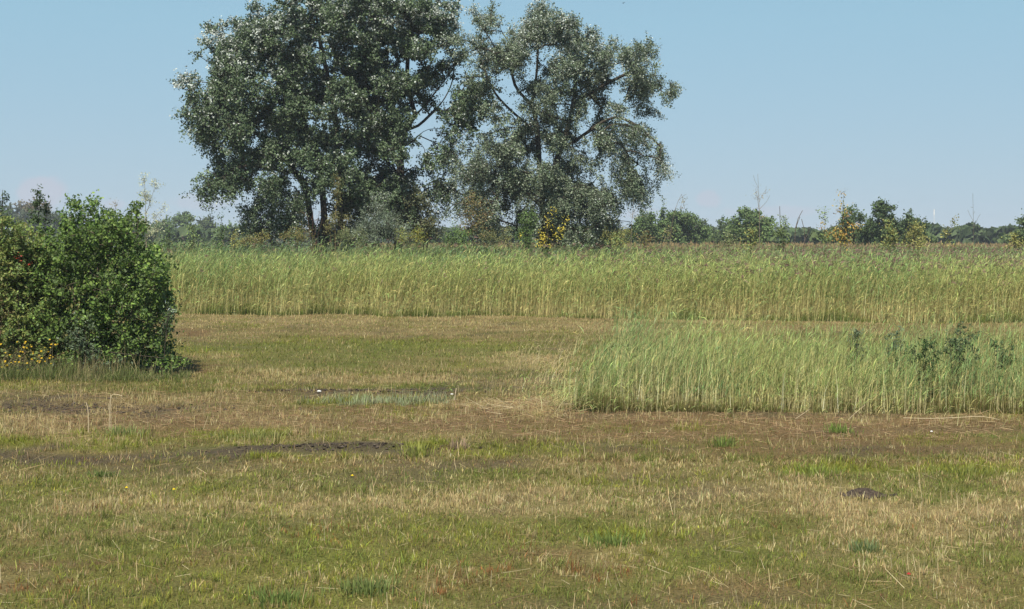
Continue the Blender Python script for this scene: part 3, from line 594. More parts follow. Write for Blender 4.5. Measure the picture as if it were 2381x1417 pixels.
# shrubs round the poplars' feet
SH = dict(sc=.9, depth=.25, tip_r=.008, layers=(-.5, .5), step=.4)
plant('willow_shrub', 'dark leafy willow shrub under the leftmost poplar', 'shrub', 83., (640,), [[(640, 620), (630, 560), (620, 500)], [(640, 620), (670, 540), (690, 480)]],
      [(590, 505, 34, 36, 1), (630, 480, 40, 44, 1), (670, 500, 40, 50, 1), (620, 540, 60, 34, 1), (690, 540, 36, 34, .8), (700, 470, 26, 34, .6)], cols=G_POP, per_m2=13, nleaf=84, leaf=.11, white=.05, seed=31, **SH)
plant('willow_shrub', 'grey leaved willow shrub beside the pale poplar trunk', 'shrub', 81., (885,), [[(885, 620), (880, 560), (870, 500)], [(885, 620), (910, 540), (930, 520)]],
      [(870, 520, 40, 40, 1), (905, 530, 36, 40, 1), (850, 550, 44, 26, 1), (925, 550, 30, 30, 1), (880, 480, 20, 26, .8)], cols=[A(.10, .14, .085), A(.13, .17, .11), A(.16, .20, .15)], per_m2=13, nleaf=90, leaf=.09, asp=.4, white=.08, seed=32, **SH)
plant('willow_shrub', 'dull green shrub between the pale trunk and brown alder', 'shrub', 83.5, (985,), [[(985, 620), (985, 560), (975, 500)], [(985, 620), (1000, 540), (960, 450)]],
      [(975, 500, 26, 46, .9), (960, 460, 30, 30, .7), (990, 540, 30, 30, .8), (940, 500, 20, 40, .6)], cols=[A(.10, .115, .055), A(.13, .13, .06), A(.09, .11, .06)], per_m2=11, nleaf=80, leaf=.10, seed=33, **SH)
plant('elder_shrub', 'dark shaded elder behind the poplar stems', 'shrub', 87., (820,), [[(820, 620), (815, 560), (810, 480)], [(820, 620), (840, 540), (850, 460)], [(820, 620), (780, 560), (770, 500)]],
      [(820, 500, 46, 44, 1), (860, 470, 40, 44, 1), (800, 545, 60, 28, 1), (845, 540, 50, 30, 1), (760, 545, 34, 26, .8)], cols=G_POP, per_m2=13, nleaf=90, leaf=.12, seed=29, **SH)
plant('elder_shrub', 'dark elder behind the pale poplar trunk', 'shrub', 88., (930,), [[(930, 620), (930, 560), (935, 480)], [(930, 620), (960, 540), (970, 480)]],
      [(915, 470, 36, 40, .9), (950, 500, 34, 44, .9), (930, 540, 50, 28, 1), (985, 530, 26, 34, .8)], cols=G_POP, per_m2=13, nleaf=90, leaf=.12, seed=28, **SH)
plant('alder_sapling', 'brownish leafed alder sapling with several thin stems', 'shrub', 79., (1105,), [[(1105, 620), (1100, 560), (1085, 480)], [(1105, 620), (1112, 540), (1110, 470)], [(1105, 620), (1120, 560), (1130, 490)]],
      [(1095, 485, 26, 30, .8), (1110, 520, 30, 34, .7), (1085, 520, 16, 26, .6)], cols=[A(.13, .12, .045), A(.17, .12, .055), A(.10, .11, .04)], per_m2=9, nleaf=60, leaf=.10, seed=34, **SH)
plant('green_shrub', 'small fresh green bush in front of the gap between poplars', 'shrub', 78., (1060,), [[(1060, 620), (1058, 570), (1055, 550)]],
      [(1055, 560, 26, 20, 1), (1070, 545, 16, 16, .9)], cols=[A(.07, .13, .03), A(.10, .17, .045)], per_m2=10, nleaf=80, leaf=.09, seed=35, **SH)
plant('yellow_sapling', 'sapling with bright yellow leaves before the rightmost poplar trunk', 'sapling', 76., (1272,), [
    [(1272, 640), (1268, 570), (1275, 520), (1290, 485)], [(1272, 640), (1290, 560), (1310, 525), (1318, 512)], [(1272, 640), (1255, 560), (1250, 530)], [(1272, 640), (1295, 570), (1308, 545)]],
    [(1290, 492, 6, 12, 3, 0, 0, 0), (1280, 520, 8, 16, 3, 0, 0, .1), (1266, 545, 12, 20, 2, 0, 0, -.1), (1300, 532, 12, 8, 2.5, 0, 0, 0), (1313, 518, 8, 6, 3, 0, 0, .2), (1255, 550, 8, 14, 2.5, 0, 0, 0), (1295, 552, 14, 10, 2.5, 0, 0, 0), (1270, 572, 24, 8, 2.2, 0, 0, -.2), (1218, 548, 8, 14, 1.6, 0, 0, 0)],
    cols=[A(.46, .38, .045), A(.52, .42, .06), A(.36, .34, .05)], per_m2=7, nleaf=18, twigs=4, tw_len=.2, leaf=.08, seed=36, sc=1., tip_r=.006, step=.3, rmin=.005)
plant('ivy_post', 'green climbing bush left of the yellow sapling', 'shrub', 78., (1225,), [[(1225, 620), (1225, 570), (1228, 500)]],
      [(1225, 550, 18, 24, 1.2, 0, 0, 0), (1230, 515, 13, 26, 1.2, 0, 0, 0)], cols=[A(.06, .11, .025), A(.09, .15, .04)], per_m2=14, nleaf=80, leaf=.085, tw_len=.3, seed=37, tip_r=.006)
plant('willow_shrub', 'dark low shrub in the shade of the rightmost poplar', 'shrub', 82., (1340,), [[(1340, 620), (1340, 560), (1345, 530)]],
      [(1325, 545, 40, 26, 1), (1365, 550, 40, 24, 1), (1400, 555, 34, 20, .9), (1290, 550, 30, 20, .7)], cols=[A(.055, .085, .03), A(.075, .11, .04)], per_m2=13, nleaf=84, leaf=.10, seed=38, **SH)
plant('brown_shrub', 'reddish bare stemmed shrub against the poplar stems', 'shrub', 80., (725,), [[(725, 620), (722, 560), (715, 500)], [(725, 620), (730, 550), (742, 495)], [(725, 620), (735, 560), (750, 510)], [(725, 620), (715, 560), (700, 520)], [(725, 620), (727, 560), (728, 480)]],
      [(725, 500, 24, 16, .8, 0, 0, 0)], cols=[A(.10, .07, .035)], per_m2=10, nleaf=10, twigs=5, tw_len=.3, leaf=.05, bark=A(.11, .065, .045), seed=39, tip_r=.008)
plant('willow_sapling', 'olive willow sapling standing in front of the dark poplar stems', 'sapling', 76., (780,), [[(780, 640), (779, 540), (781, 470), (790, 420)], [(780, 640), (770, 560), (762, 500)], [(780, 640), (792, 560), (805, 510)]],
      [(787, 425, 8, 20, 1.6, 0, 0, 0), (783, 460, 13, 22, 1.6, 0, 0, 0), (778, 510, 14, 30, 1.3, 0, 0, 0), (765, 530, 10, 24, 1.2, 0, 0, 0), (800, 520, 12, 26, 1, 0, 0, 0)], cols=[A(.16, .16, .055), A(.20, .19, .075), A(.12, .13, .045)], per_m2=13, nleaf=44, twigs=5, tw_len=.3, leaf=.085, asp=.4, bark=A(.17, .13, .07), seed=40, tip_r=.006)
low = [(590, 565, 'low yellow green scrub left of the poplar stems', [A(.17, .18, .05), A(.20, .17, .06)]), (690, 550, 'bushy goldenrod clump before the brown stemmed shrub', [A(.16, .18, .05), A(.22, .17, .06), A(.13, .15, .05)]),
       (820, 555, 'pale green weeds clump before the dark stems', [A(.14, .18, .07), A(.17, .20, .09)]), (950, 558, 'bright green and yellow weed clump beside the grey willow', [A(.15, .20, .05), A(.26, .24, .04)]),
       (1150, 555, 'olive weed clump below the alder', [A(.12, .14, .05), A(.16, .16, .06)]), (1440, 555, 'yellowish weed clump at the edge of the poplar shade', [A(.20, .19, .05), A(.15, .17, .05)])]
for i, (px, py, lab, cc) in enumerate(low):
    plant('weed_clump', lab, 'weeds', 75. - i * .3, (px,), [[(px, 630), (px + 4, py)]], [(px, py, 34, 16, 1, 0, 0, 0), (px + 20, py - 10, 14, 14, 1, 0, 0, 0.3), (px - 22, py - 4, 16, 14, 1, 0, 0, -.3)], cols=cc, per_m2=14, nleaf=60, tw_len=.32, leaf=.085, asp=.35, seed=60 + i, tip_r=.005)

# saplings standing in the reed bed
plant('silver_sapling', 'slender silvery leaved willow sapling above the reeds by the dense bush', 'sapling', 62., (341,), [[(341, 640), (340, 540), (338, 470), (336, 415)], [(340, 500), (352, 460), (362, 430)], [(341, 540), (365, 500), (385, 478)], [(341, 540), (322, 490), (322, 470)], [(341, 560), (360, 530), (372, 505)]],
      [(336, 425, 7, 16, 2, 0, 0, 0), (334, 455, 12, 16, 2, 0, 0, 0), (360, 435, 8, 14, 2, 0, 0, .2), (350, 468, 10, 14, 1.4, 0, 0, 0), (322, 480, 6, 14, 1.2, 0, 0, 0), (383, 482, 7, 9, 1.8, 0, 0, 0), (368, 510, 14, 20, 1., 0, 0, 0), (335, 520, 20, 30, .9, 0, 0, 0), (360, 545, 18, 20, .9, 0, 0, 0)],
      cols=[A(.36, .38, .22), A(.45, .46, .32), A(.28, .31, .17)], per_m2=22, nleaf=26, twigs=4, tw_len=.2, leaf=.075, asp=.4, bark=A(.20, .17, .12), seed=41, tip_r=.004, rmin=.004, step=.25)
plant('silver_sapling', 'tiny pale sapling tip just showing over the dense bush', 'sapling', 62., (270,), [[(270, 640), (270, 520), (269, 470)]], [(269, 480, 5, 10, 2, 0, 0, 0), (270, 505, 6, 14, 1.4, 0, 0, 0)], cols=[A(.34, .30, .16), A(.3, .24, .14)], per_m2=22, nleaf=20, twigs=4, tw_len=.15, leaf=.06, asp=.5, seed=42, tip_r=.004, rmin=.004, step=.25)
def small_sap(px, top, Y, w, label, cc, seed, dens=1.4, name='young_tree', lean=0, leaf=.085, nleaf=40, extra=()):
    n = 4; lb = [(px + lean * (1 - k / n), top + (575 - top) * (k + .6) / n, w * (.35 + .75 * k / n), (575 - top) / n * .6, dens, 0, 0, 0) for k in range(n)]
    plant(name, label, 'sapling', Y, (px,), [[(px, 640), (px, 570), (px + lean * .5, (top + 570) / 2), (px + lean, top)]], lb + list(extra), cols=cc, per_m2=(24 if name == 'scrub_bush' else 16), nleaf=nleaf, twigs=5, tw_len=.26, leaf=leaf, asp=.6, seed=seed, tip_r=.005, rmin=.004, step=.3)
GD = [A(0.065, 0.111, 0.039), A(0.091, 0.143, 0.052)]; GM = [A(0.121, 0.176, 0.061), A(0.162, 0.216, 0.081)]; GY = [A(0.208, 0.221, 0.065), A(0.260, 0.247, 0.078)]
small_sap(393, 530, 66., 12, 'dark bushy sapling just beyond the silver sapling', GD, 43)
small_sap(449, 510, 64., 14, 'olive green sapling with light top in the reeds', GM, 44)
small_sap(515, 505, 66., 13, 'dark pointed sapling in the reeds left of the poplars', GD, 45)
small_sap(545, 545, 63., 12, 'short yellowish sapling near the poplar shrub', GY, 46)
BARE = dict(cols=[A(.24, .22, .12), A(.30, .25, .13)], per_m2=10, nleaf=6, twigs=3, tw_len=.3, leaf=.06, asp=.5, bark=A(.19, .16, .12), tip_r=.004, rmin=.0055, step=.3)
plant('bare_sapling', 'tall nearly leafless sapling rising above the reeds', 'sapling', 60., (1766,), [[(1766, 640), (1766, 540), (1765, 470), (1762, 405)], [(1765, 470), (1775, 450), (1783, 440)], [(1764, 440), (1755, 420), (1752, 408)], [(1766, 490), (1782, 470), (1790, 455)], [(1765, 480), (1760, 455), (1757, 440)]],
      [(1764, 450, 18, 40, .9, 0, 0, 0), (1770, 500, 14, 20, .6, 0, 0, 0)], seed=47, **BARE)
plant('bare_sapling', 'bare grey sapling beside the pale distant mast', 'sapling', 63., (2265,), [[(2265, 640), (2264, 560), (2263, 500), (2262, 450)], [(2264, 520), (2255, 500), (2250, 488)], [(2264, 530), (2275, 505), (2280, 498)]],
      [(2263, 500, 14, 30, .8, 0, 0, 0)], seed=48, **{**BARE, 'nleaf': 0, 'bark': A(.13, .12, .10)})
plant('bare_sapling', 'thin twiggy sapling at the edge of the drooping poplar', 'sapling', 62., (1466,), [[(1466, 640), (1467, 560), (1470, 500), (1474, 462)], [(1470, 510), (1460, 490), (1458, 478)], [(1470, 500), (1482, 480), (1490, 472)]],
      [(1470, 490, 14, 24, .8, 0, 0, 0)], seed=49, **BARE)
plant('bent_sapling', 'sapling with a bent hanging tip before the round green trees', 'sapling', 61., (1558,), [[(1558, 640), (1558, 550), (1566, 500), (1576, 465), (1585, 452)], [(1585, 452), (1588, 470), (1592, 485)], [(1576, 465), (1590, 455), (1596, 452)]],
      [(1586, 475, 8, 14, 1.4, 0, 0, 0), (1560, 530, 14, 24, 1.2, 0, 0, 0), (1555, 555, 18, 14, 1.2, 0, 0, 0)], seed=50, **{**BARE, 'nleaf': 22, 'cols': [A(.17, .16, .06), A(.22, .19, .07)]})
plant('dead_sapling', 'dead forked dark twigs above the reeds', 'sapling', 64., (1852,), [[(1852, 640), (1848, 560), (1846, 530), (1852, 505), (1866, 490)], [(1846, 530), (1856, 515), (1860, 505)], [(1852, 640), (1876, 560), (1872, 530), (1864, 510)], [(1876, 550), (1882, 535), (1880, 528)], [(1852, 640), (1815, 560), (1813, 480)]],
      [], seed=51, cols=[A(.1, .1, .1)], bark=A(.10, .085, .07), tip_r=.012, rmin=.006)
small_sap(1822, 500, 62., 18, 'green sapling with rust red leaves on one side', GM, 52, extra=[(1804, 528, 5, 5, 5, 0, 0, -.3), (1812, 545, 5, 7, 3, 0, 0, -.3)], dens=1.2)
small_sap(1955, 445, 60., 30, 'tall sapling with orange and yellow autumn leaves', [A(.34, .23, .045), A(.32, .18, .05), A(.20, .20, .05), A(.36, .28, .07), A(.13, .16, .045)], 53, dens=.8, lean=8, nleaf=22, leaf=.085, extra=[(1925, 545, 16, 12, 1, 0, 0, 0), (1985, 535, 18, 14, 1, 0, 0, 0), (1965, 550, 26, 12, .9, 0, 0, 0), (1910, 530, 8, 10, .8, 0, 0, 0)])
small_sap(1918, 488, 61., 12, 'narrow green sapling beside the orange sapling', GM, 54, dens=1.)
small_sap(2070, 520, 62., 34, 'wide yellow green scrub under the dark trees', GY + GM, 55, name='scrub_bush', dens=1.3)
small_sap(2125, 525, 63., 36, 'olive yellow scrub next to the pale mast', GY, 56, name='scrub_bush', dens=1.3)
small_sap(2190, 512, 60., 14, 'leaning sapling with pale yellow tip', [A(.24, .22, .07), A(.14, .17, .05)], 57, lean=30, dens=.8)
small_sap(1695, 545, 63., 28, 'pale willow scrub left of the bare sapling', [A(.13, .16, .07), A(.17, .19, .09)], 58, name='scrub_bush', dens=1.2)
small_sap(1745, 530, 61., 30, 'yellow green scrub around the foot of the bare sapling', GY + GM, 59, name='scrub_bush', dens=1.)
small_sap(1500, 540, 62., 22, 'brown leaved scrub below the round trees', [A(.16, .12, .05), A(.14, .14, .05)], 65, name='scrub_bush', dens=.8)
small_sap(2360, 545, 60., 22, 'yellow leafed scrub at the foot of the far corner tree', GY, 66, name='scrub_bush', dens=1.)
small_sap(1430, 548, 61., 26, 'thin olive scrub beside the drooping poplar branches', GY + GM, 67, name='scrub_bush', dens=.8)

# ------------------------------------------------------------------ trees across the fields
FARG = [A(0.082, 0.133, 0.049), A(0.107, 0.162, 0.059), A(0.133, 0.186, 0.073)]
def far_tree(label, Y, px, lobes, cc, seed, group=None):
    s = Y / 84.
    plant('field_tree', label, 'tree', Y, (px,), [[(px, 590 - (Y - 84) * .02), (px, lobes[0][1])]], [l if len(l) > 4 else (*l, 1.) for l in lobes], cols=cc, per_m2=(6.4 if Y < 220 else 4.2) / s ** .8, nleaf=110, twigs=7, tw_len=.42 * s ** .8, leaf=.13 * s ** .75, asp=.8, seed=seed, mat=M_FAR,
          depth=.35 * s, tip_r=.03, step=1.2, jitter=.12, layers=(-.5, .5), rmin=.02, group=group)
far_tree('round green field tree just beyond the drooping poplar', 190., 1508, [(1505, 528, 34, 32), (1525, 545, 30, 20), (1485, 540, 18, 20)], FARG, 71)
far_tree('broad green field tree in the middle of the round trees', 192., 1560, [(1555, 525, 34, 32), (1585, 520, 30, 28), (1560, 550, 44, 16)], FARG, 72)
far_tree('lower green field tree at the end of the round trees', 195., 1615, [(1610, 530, 30, 28), (1632, 545, 20, 20)], FARG, 73)
far_tree('hazy bluish tree behind the gap in the round trees', 330., 1642, [(1640, 538, 18, 22), (1655, 548, 12, 14)], [A(.08, .11, .055), A(.10, .13, .07)], 74)
far_tree('domed green field tree left of the bare sapling', 170., 1738, [(1735, 515, 30, 26), (1760, 530, 34, 28), (1715, 540, 28, 24), (1775, 545, 22, 20)], FARG, 75)
far_tree('pale green crown peeping beside the domed tree', 210., 1690, [(1688, 530, 14, 18), (1680, 548, 20, 14)], [A(.08, .12, .045), A(.10, .14, .06)], 76)
far_tree('dark green tree behind the orange sapling', 150., 1985, [(1980, 520, 26, 30), (1965, 545, 26, 20)], [A(0.058, 0.096, 0.038), A(0.080, 0.119, 0.046)], 77)
far_tree('tall dark tree standing above its neighbours', 150., 2055, [(2052, 492, 20, 20), (2058, 515, 26, 20), (2045, 540, 26, 26)], [A(0.055, 0.090, 0.035), A(0.072, 0.110, 0.043)], 78)
far_tree('wide dark tree with rounded top near the pale mast', 152., 2105, [(2100, 525, 36, 24), (2130, 532, 24, 22), (2085, 545, 30, 20)], [A(0.058, 0.096, 0.038), A(0.080, 0.119, 0.046)], 79)
far_tree('small dark tree between orange sapling and tall dark tree', 155., 2018, [(2016, 530, 22, 24), (2010, 548, 20, 16)], [A(0.058, 0.096, 0.038), A(0.080, 0.119, 0.046)], 80)
far_tree('dark tree cut by the picture edge', 140., 2385, [(2385, 530, 22, 24), (2378, 548, 28, 18)], [A(0.072, 0.109, 0.043), A(0.094, 0.131, 0.058)], 81)
far_tree('tall leafy tree over the hazy left hedge', 380., 428, [(428, 510, 22, 16), (424, 528, 26, 18), (440, 545, 24, 14)], FARG, 82)
far_tree('paler tree beside the tall hazy hedge tree', 390., 485, [(482, 522, 20, 16), (470, 540, 22, 16), (495, 540, 18, 14)], [A(.075, .105, .045), A(.09, .12, .06)], 83)
far_tree('dark hedge tree seen past the silver sapling', 370., 385, [(388, 520, 14, 14), (372, 535, 22, 18), (400, 542, 18, 14)], FARG, 84)
far_tree('hedge tree right before the dark willow shrub', 375., 545, [(540, 538, 20, 12), (520, 545, 20, 12), (562, 545, 16, 12)], FARG, 85)
far_tree('brownish crown rising over the dense bush', 420., 80, [(62, 490, 24, 22), (95, 488, 20, 20)], [A(.16, .13, .08), A(.14, .125, .07)], 86)
far_tree('grey green hazy tree behind the dense bush', 400., 20, [(25, 505, 30, 24), (60, 520, 40, 26), (110, 515, 40, 28), (150, 530, 40, 26)], [A(.075, .10, .06), A(.09, .11, .07)], 87)
far_tree('hazy tree between the dense bush and silver sapling', 400., 300, [(300, 528, 30, 20), (250, 535, 36, 20), (335, 535, 26, 18)], FARG, 88)
# continuous far wood along the horizon
def treeline(name, label, Y, spans, cc, seed, size):
    rng = np.random.default_rng(seed); mb = MB()
    for x0, x1, top in spans:
        n = int((x1 - x0) * 11); px = rng.uniform(x0, x1, n)
        prof = top + (fbm(px * .035, px * 0, seed, 3) - .5) * 26
        yy = Y + rng.uniform(-.06, .06, n) * Y; zt = np.array([wz(p, Y) for p in prof]); z = zt * (1 - rng.random(n) ** 1.6 * .95)
        c = np.stack([wx(px, Y) * yy / Y, yy, np.maximum(z, .2)], 1)
        nr = unit(rdir(n, rng) + A(0, -.4, .5)); col = np.asarray(cc)[rng.integers(0, len(cc), n)] * np.exp(rng.normal(0, .22, (n, 1)))
        leaves(mb, c, nr, size * rng.uniform(.5, 1.4, n), .85, col, rng)
    o = mb.build(name, M_FAR, kind='stuff'); tag(o, label, kind='stuff')
treeline('distant_treeline', 'hazy blue green wood along the far horizon', 700., [(-80, 2480, 541)], [A(.06, .085, .045), A(.075, .10, .055)], 91, 4.6)
treeline('hedgerow', 'dark hedge at the far side of the maize field', 320., [(200, 610, 540), (960, 1480, 540), (1620, 1700, 548), (1780, 1960, 545), (2150, 2400, 535)], [A(.05, .08, .032), A(.07, .10, .045)], 92, 2.2)

treeline('hedgerow', 'low green hedge linking the field trees behind the maize', 225., [(1455, 1800, 548), (1890, 2170, 545), (2330, 2400, 548)], [A(.075, .11, .038), A(.095, .13, .05)], 93, 1.3)

# maize with brown tassels beyond the reeds
mb = MB(); n = 9000; y = R.uniform(128, 215, n); x = (R.random(n) * 2 - 1) * (.345 * y + 4); k = x / y > -.10; x, y = x[k], y[k]; n = len(x)
h = R.normal(2.02, .12, n) + .25 * fbm(x * .05, y * .05, 99, 2); z = 0 * x
fa = R.random(n) * np.pi; s = np.stack([np.cos(fa), np.sin(fa), 0 * fa], 1)
P0 = np.stack([x, y, z], 1); P1 = P0 + np.stack([0 * x, 0 * x, h * .86], 1); P2 = P0 + np.stack([R.normal(0, .06, n), 0 * x, h], 1)
ca = A(.15, .15, .05) * np.exp(R.normal(0, .15, (n, 1))); ct = A(.27, .20, .10) * np.exp(R.normal(0, .18, (n, 1)))
i = np.arange(n)[:, None] * 4
mb.add(np.stack([P0 - s * .10, P0 + s * .10, P1 + s * .14, P1 - s * .14], 1), np.repeat(ca, 4, 0), q=i + np.array([0, 1, 2, 3]))
i = np.arange(n)[:, None] * 3
mb.add(np.stack([P1 - s * .13, P1 + s * .13, P2], 1), np.repeat(ct, 3, 0), t=i + np.array([0, 1, 2]))
o = mb.build('maize_crop', M_REED, kind='stuff'); tag(o, 'brown tasselled maize crop behind the reed bed', kind='stuff')

# ------------------------------------------------------------------ the dense bush on the left
BG = [A(0.094, 0.161, 0.035), A(0.123, 0.199, 0.043), A(0.167, 0.244, 0.056), A(0.073, 0.127, 0.035), A(0.105, 0.151, 0.061)]
YB = 29.6
plant('sallow_bush', 'dense dark green bush with rounded glossy leaves at the field edge', 'bush', YB, (240,), [
    [(240, 830), (235, 760), (230, 680), (225, 600), (220, 530)], [(240, 860), (280, 780), (310, 700), (325, 620)], [(240, 860), (190, 760), (165, 660), (160, 580)], [(240, 860), (320, 820), (360, 770)], [(240, 860), (260, 700, -.6), (270, 600, -.7)], [(240, 860), (215, 700, .8), (240, 600, .9)]],
    [(215, 545, 70, 44, 1), (275, 560, 66, 52, 1), (170, 590, 56, 60, 1), (235, 620, 90, 60, 1), (320, 620, 54, 60, 1), (345, 690, 46, 62, 1), (280, 700, 80, 66, 1), (195, 700, 84, 70, 1), (345, 770, 46, 56, 1), (270, 790, 80, 56, .9), (190, 790, 70, 56, .9), (130, 650, 50, 60, .9), (360, 820, 28, 40, .8), (300, 835, 60, 30, .9), (230, 840, 80, 28, .9), (150, 835, 60, 30, .9), (370, 850, 30, 22, .8), (388, 835, 22, 36, .8), (408, 855, 18, 16, .7), (160, 520, 14, 16, .5), (330, 535, 16, 18, .5), (318, 500, 6, 12, .5), (172, 478, 5, 10, .6), (222, 478, 8, 8, .6),
     (90, 600, 40, 40, .8), (100, 680, 44, 50, .9), (110, 760, 46, 46, .9), (120, 560, 30, 26, .6), (370, 640, 26, 50, .8), (380, 720, 22, 44, .8), (185, 500, 12, 14, .5), (218, 498, 16, 14, .6), (255, 505, 20, 14, .5), (300, 515, 14, 18, .4)],
    cols=BG, per_m2=82, nleaf=44, twigs=5, tw_len=.24, leaf=.063, asp=.62, tip_r=.0045, rmin=.003, step=.18, depth=.30, jitter=.03, mat=M_BUSH, six=True, seed=101, layers=(-.75, 0., .75), leaf_objs=200, upb=.6, bark=A(.10, .085, .06), white=.004, white_c=A(.32, .38, .30))
plant('elder_bush', 'loose paler green bush with small leaves at the picture edge', 'bush', 29.2, (20,), [
    [(20, 860), (25, 760), (30, 660), (20, 580)], [(20, 860), (70, 760), (95, 680)], [(20, 860), (-20, 740), (-30, 640)]],
    [(30, 640, 60, 60, 1), (90, 680, 50, 60, 1), (50, 720, 70, 60, 1), (100, 770, 50, 46, .9), (0, 590, 40, 44, .9), (-30, 680, 40, 80, .8), (75, 600, 40, 40, .9), (40, 540, 50, 30, .6), (10, 640, 44, 70, 1, 0, 0, -.5), (60, 760, 60, 60, 1, 0, 0, -.45), (0, 800, 50, 50, .9, 0, 0, -.3), (100, 820, 60, 36, .9, 0, 0, -.3), (20, 580, 50, 40, .8, 0, 0, -.4)],
    cols=[A(.150, .215, .055), A(.190, .245, .065), A(.130, .195, .065), A(.21, .215, .075)], per_m2=120, nleaf=48, twigs=5, tw_len=.22, leaf=.070, asp=.5, tip_r=.004, rmin=.003, step=.18, depth=.22, jitter=.03, mat=M_BUSH, six=False, seed=102, bark=A(.09, .07, .05))
plant('bramble_bush', 'brownish bramble tangle low at the picture edge', 'bush', 28.6, (-10,), [[(-10, 870), (0, 780), (10, 720)], [(-10, 870), (30, 800), (40, 740)]],
    [(10, 730, 40, 46, 1, 0, 0, 0), (0, 780, 44, 30, 1, 0, 0, .2), (40, 700, 30, 34, .7, 0, 0, .1)], cols=[A(.12, .085, .04), A(.15, .10, .05), A(.10, .10, .04)], per_m2=16, nleaf=30, tw_len=.18, leaf=.05, asp=.6, tip_r=.004, rmin=.003, step=.18, jitter=.03, seed=103, bark=A(.12, .075, .05))
plant('dogwood_sprig', 'sprig with scarlet leaves inside the paler bush', 'shrub', 28.4, (45,), [[(45, 870), (42, 720), (42, 620)]], [(40, 606, 9, 7, 1, 0, 0, 0), (62, 612, 7, 9, 1, 0, 0, 0.05), (48, 598, 8, 6, 1, 0, 0, 0)], cols=[A(.42, .035, .02), A(.34, .05, .03)], per_m2=90, nleaf=8, twigs=3, tw_len=.07, leaf=.04, asp=.6, tip_r=.003, rmin=.002, step=.2, jitter=.02, seed=104)
plant('dark_sapling', 'dark leafy sapling sticking up behind the dense bush', 'sapling', 36., (95,), [[(95, 760), (95, 620), (92, 520), (85, 450)], [(95, 560), (108, 500), (118, 465)]],
    [(84, 455, 10, 14, 1.2, 0, 0, 0), (92, 475, 22, 18, 1.1, 0, 0, 0), (112, 485, 14, 18, 1, 0, 0, .2), (95, 510, 30, 26, 1, 0, 0, 0), (100, 550, 36, 34, .9, 0, 0, 0)], cols=[A(.045, .075, .030), A(.06, .095, .040)], per_m2=34, nleaf=36, twigs=5, tw_len=.2, leaf=.07, asp=.55, tip_r=.004, rmin=.003, step=.2, jitter=.03, seed=105, mat=M_BUSH)
plant('willow_shoot', 'tall narrow willow shoot at the picture edge above the bushes', 'sapling', 28.8, (2,), [[(2, 800), (2, 620), (4, 520), (6, 442)]], [(5, 460, 7, 18, 1.2, 0, 0, 0), (4, 500, 10, 24, 1.2, 0, 0, 0), (2, 545, 12, 24, 1, 0, 0, 0)], cols=[A(.08, .13, .06), A(.11, .16, .08)], per_m2=90, nleaf=22, twigs=4, tw_len=.14, leaf=.075, asp=.35, tip_r=.004, rmin=.003, step=.2, jitter=.02, seed=106, mat=M_BUSH)
plant('grey_willow', 'silver green willow sprays at the foot of the dense bush', 'shrub', 28.2, (190,), [[(190, 870), (185, 800), (178, 760)], [(190, 870), (200, 810), (210, 770)], [(380, 860), (385, 780), (392, 730)]],
    [(180, 800, 20, 44, 1, 0, 0, 0), (205, 800, 16, 40, 1, 0, 0, 0), (392, 725, 12, 26, 1, 0, .08, .3), (385, 770, 14, 26, .8, 0, 0, .3), (240, 830, 50, 26, .6, 0, 0, 0)], cols=[A(.09, .13, .07), A(.12, .16, .10), A(.07, .11, .05)], per_m2=50, nleaf=36, tw_len=.2, leaf=.065, asp=.32, tip_r=.004, rmin=.003, step=.2, jitter=.025, seed=107, white_c=A(.6, .65, .65))
# yellow flowering weeds before the bush
disc = MB(); ks = np.arange(10) * 2 * np.pi / 10
disc.add(np.concatenate([[[0, 0, .35]], np.stack([np.cos(ks), np.sin(ks), 0 * ks], 1) * .5]), A(.50, .33, .02), t=[[0, 1 + k_, 1 + (k_ + 1) % 10] for k_ in range(10)])
fl_me = disc.build('flower_head', M_PETAL); fl_mesh = fl_me.data; bpy.data.objects.remove(fl_me)
fr = np.random.default_rng(5)
for i, (px, py, lab) in enumerate([(10, 812, 'clump of yellow flowering weeds at the picture edge'), (45, 800, 'clump of yellow flowering weeds second from the picture edge'), (78, 818, 'low clump of yellow flowering weeds third from the picture edge'), (118, 800, 'clump of yellow flowering weeds below the dense bush, farthest from the edge')]):
    e = plant('yellow_weed', lab, 'flower', 27.9 + .08 * i, (px,), [[(px, 860), (px, py + 10)], [(px, 880), (px + 16, py + 14)], [(px, 880), (px - 16, py + 14)]], [(px, py + 22, 24, 22, 1, 0, 0, 0), (px + 6, py + 45, 26, 18, 1, 0, 0, 0)], cols=[A(.12, .15, .04), A(.16, .17, .06), A(.20, .14, .06)], per_m2=90, nleaf=16, twigs=4, tw_len=.11, leaf=.04, asp=.3, tip_r=.003, rmin=.002, step=.1, jitter=.02, seed=110 + i, group='yellow flowering weeds before the bush')
    for k_ in range(13):
        ob = bpy.data.objects.new('flower_head', fl_mesh); scn.collection.objects.link(ob); ob.parent = e
        qx, qy = px + fr.normal(0, 15), py + fr.uniform(-14, 46); Yq = 27.9 + .08 * i - fr.uniform(.05, .3)
        ob.location = Vector((wx(qx, Yq), Yq, wz(qy, Yq))) - e.location; sc_ = fr.uniform(.028, .05); ob.scale = (sc_, sc_, sc_); ob.rotation_euler = (fr.uniform(.1, .9), fr.normal(0, .3), 0)
